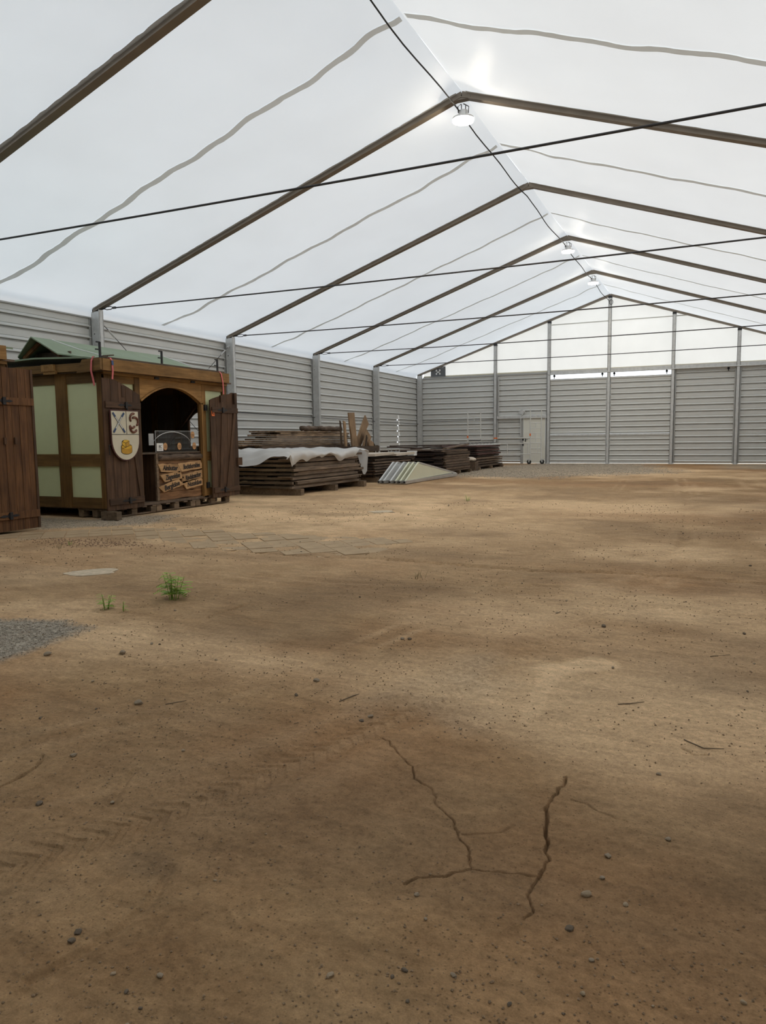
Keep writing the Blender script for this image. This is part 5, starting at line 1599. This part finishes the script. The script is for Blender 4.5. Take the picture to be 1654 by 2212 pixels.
# ------------------------------------------------------------------ stones on the earth
def stone_mesh(seed):
    bm = bmesh.new(); bmesh.ops.create_icosphere(bm, subdivisions=2, radius=1.0)
    r2 = random.Random(seed)
    dirs = [Vector((r2.gauss(0, 1), r2.gauss(0, 1), r2.gauss(0, 1))).normalized() for _ in range(7)]
    for v in bm.verts:
        d = v.co.normalized(); k = 1.0
        for q, n_ in enumerate(dirs):
            t = d.dot(n_)
            if t > .55: k = min(k, (.62 + .04 * q) / t)
        v.co = Vector((d.x * k, d.y * k * .78, d.z * k * .58))
    me = bpy.data.meshes.new('stone'); bm.to_mesh(me); bm.free()
    return me
STM = []
for i in range(6):
    for mm in ('stone', 'stone_pale', 'stone_dark'):
        me = stone_mesh(i) ; me.materials.append(M[mm]); STM.append(me)
BIG = [  # x, y, radius, material, label
    (2.04, -34.18, .034, 'stone', 'largest grey stone on the left of the floor, by a light twig'), (2.23, -34.78, .022, 'stone', 'flat grey stone beside the left floor crack'),
    (2.45, -35.14, .022, 'stone_dark', 'dark lone stone below the left floor crack'), (3.16, -35.62, .018, 'stone_dark', 'upper one of two touching dark stones near the bottom left'),
    (3.172, -35.652, .016, 'stone_dark', 'lower one of two touching dark stones near the bottom left'), (4.40, -34.89, .023, 'stone_pale', 'pale almond-shaped stone right of the broad crack'),
    (4.38, -35.06, .017, 'stone_dark', 'dark round stone below the pale almond-shaped one'), (4.43, -34.65, .018, 'stone', 'grey stone with a chip right of the broad crack'),
    (4.43, -34.78, .014, 'stone', 'small flat grey stone between the chipped and the almond-shaped stones'), (4.60, -34.47, .016, 'stone', 'grey stone far right in the foreground'),
    (2.72, -33.53, .028, 'stone', 'grey stone in the middle of the left wheel rut'), (3.19, -33.92, .020, 'stone_dark', 'dark stone at the head of the thin crack'),
    (3.21, -33.86, .022, 'stone', 'grey stone just above the head of the thin crack'), (3.87, -35.49, .016, 'stone_pale', 'pale pebble at the bottom centre'),
    (3.48, -35.66, .014, 'stone', 'brown pebble at the bottom left of centre'), (1.30, -33.53, .038, 'stone', 'stone right of the grey gravel patch'),
    (.87, -33.73, .036, 'stone', 'stone at the tip of the grey gravel patch'), (2.84, -32.58, .024, 'stone', 'left one of two pebbles in the middle floor'),
    (2.89, -32.57, .022, 'stone_dark', 'right one of two pebbles in the middle floor'), (4.03, -31.75, .030, 'stone_dark', 'dark stone right of the pale sandy patch'),
    (4.54, -33.99, .015, 'stone', 'small stone above the chipped stone on the right'), (4.51, -34.89, .013, 'stone_pale', 'small pale pebble right of the almond-shaped stone')]
for i, (x, y, r, mm, lab) in enumerate(BIG):
    r *= .78
    me = stone_mesh(40 + i); me.materials.append(M[mm])
    o = inst(me, 'stone', (x, y, gz(x, y) + r * .30), rot=(random.uniform(-.2, .2), random.uniform(-.2, .2), random.uniform(0, 6.28)), scale=(r, r, r))
    prop(o, lab, 'stone')
random.seed(21)
n = 0
while n < 80:
    px_, d = random.uniform(-.62, .62), random.uniform(0, 1) ** 1.6 * 13 + 1.6
    x = CAM.x + d * math.sin(YAW + px_); y = CAM.y + d * math.cos(YAW + px_)
    if abs(x) > 9 or (x < -3.4 and y > -29) : continue
    den = float(fbm(np.array([x * 1.1]), np.array([y * 1.1]), 3, 55)[0])
    if den < random.uniform(.38, .62): continue
    r = random.uniform(.004, .009) * (1 + d * .14)
    o = inst(random.choice(STM), 'pebble', (x, y, gz(x, y) + r * .30), rot=(random.uniform(-.4, .4), random.uniform(-.4, .4), random.uniform(0, 6.28)), scale=(r, r, r))
    prop(o, 'small loose pebble scattered on the bare earth', 'pebble', 'loose pebbles on the earth')
    n += 1

def scatter(name, pts, mat, label):
    """tiny stones too many to count, one object"""
    base_v = np.array([(1, 0, 0), (-1, 0, 0), (0, .8, 0), (0, -.8, 0), (0, 0, .7), (0, 0, -.7)], float)
    base_f = np.array([(0, 2, 4), (2, 1, 4), (1, 3, 4), (3, 0, 4), (2, 0, 5), (1, 2, 5), (3, 1, 5), (0, 3, 5)])
    P = np.array(pts); m = len(P)
    ang = RNG.uniform(0, 6.28, m)
    jit = RNG.uniform(.7, 1.3, (m, 6, 1))
    v = base_v[None] * jit * P[:, 3][:, None, None]
    c, s = np.cos(ang)[:, None], np.sin(ang)[:, None]
    vx = v[:, :, 0] * c - v[:, :, 1] * s; vy = v[:, :, 0] * s + v[:, :, 1] * c
    V = np.stack([vx, vy, v[:, :, 2]], -1) + P[:, None, :3]
    Fc = base_f[None] + (np.arange(m) * 6)[:, None, None]
    me = bpy.data.meshes.new(name)
    me.from_pydata(V.reshape(-1, 3).tolist(), [], Fc.reshape(-1, 3).tolist())
    me.materials.append(mat)
    o = bpy.data.objects.new(name, me); link(o)
    prop(o, label, kind='stuff'); o['category'] = 'gravel'
# earth crumbs all over the visible floor
m = 16000
d = RNG.uniform(0, 1, m) ** 1.7 * 14 + 1.35; a = RNG.uniform(-.75, .75, m) + YAW
X = CAM.x + d * np.sin(a); Y = CAM.y + d * np.cos(a)
den = fbm(X * 1.1, Y * 1.1, 3, 55)
keep = (np.abs(X) < 9.3) & (den > RNG.uniform(.36, .66, m)) & ~((X < -4.4) & (Y > -29))
X, Y, d = X[keep], Y[keep], d[keep]
R_ = RNG.uniform(.0016, .0042, len(X)) * (1 + .16 * d)
scatter('earth_crumbs', np.stack([X, Y, floor_height(X, Y) + R_ * .35, R_], -1), M['crumb'], 'countless tiny earth crumbs strewn over the floor')
# gravel patches
def gravel_points(idx, m, lo, hi):
    poly, soft, s = GRAVEL[idx]
    pa_ = np.array(poly); lo_, hi_ = pa_.min(0) - .2, pa_.max(0) + .2
    X = RNG.uniform(lo_[0], hi_[0], m); Y = RNG.uniform(lo_[1], hi_[1], m)
    g = floor_masks(X, Y)[0]
    k = (g > RNG.uniform(.1, 1, m)) & (np.abs(X) < 9.4) & ~((X < -4.9) & (Y > -27.6)) & (Y < -.3)
    X, Y = X[k], Y[k]
    R_ = RNG.uniform(lo, hi, len(X))
    return np.stack([X, Y, floor_height(X, Y) + R_ * .3, R_], -1)
scatter('gravel_patch', gravel_points(0, 12000, .003, .009), M['gravelstone'], 'grey gravel patch at the left edge of the floor')
scatter('gravel_strip', gravel_points(1, 7000, .005, .013), M['gravelstone'], 'grey gravel strip in front of the market hut')
scatter('gravel_field', gravel_points(2, 12000, .012, .03), M['gravelstone'], 'wide grey gravel field before the sliding gate')
# crumbled brick-red rubble beside the pavers
m = 420
X = RNG.normal(-3.0, .6, m); Y = RNG.normal(-29.75, .16, m)
R_ = RNG.uniform(.005, .016, m)
M['rubble'] = plain('reddish_rubble', (0.30, 0.19, 0.12), 0.9, 0, 0.4, 6)
scatter('brick_rubble', np.stack([X, Y, floor_height(X, Y) + R_ * .3, R_], -1), M['rubble'], 'crumbled reddish rubble along the broken paver edge')

# twigs
for i, (pts, lab) in enumerate((
        ([(2.17, -34.13), (2.24, -34.05)], 'light twig beside the largest grey stone'), ([(2.98, -33.75), (3.02, -33.66), (3.03, -33.62)], 'short curved twig on the left wheel rut'),
        ([(4.30, -33.25), (4.36, -33.22), (4.42, -33.18)], 'dark twig right of the pale sandy patch'), ([(4.62, -33.60), (4.70, -33.66), (4.78, -33.64)], 'bent dark twig at the right edge of the foreground'),
        ([(4.72, -32.2), (4.83, -32.12)], 'thin dry twig far right in the middle floor'))):
    P_ = [(x, y, gz(x, y) + .004) for x, y in pts]
    MB().tube(P_, [.0026] * (len(P_) - 1) + [.0014], 5).build('twig', M['twig'], label=lab, cat='twig')

# light ropes tied over the hut roof
MB().tube([(-6.28, -27.20, 3.20), (-5.6, -27.22, 2.985), (-4.98, -27.26, 2.83)], .010, 6).build('tie_rope', M['white'], label='white rope from the near roof ridge to the front fascia', cat='rope')
MB().tube([(-6.35, -24.35, 3.22), (-5.6, -24.30, 2.97), (-4.93, -24.22, 2.82)], .010, 6).build('tie_rope', M['white'], label='white rope from the far roof ridge to the front fascia', cat='rope')
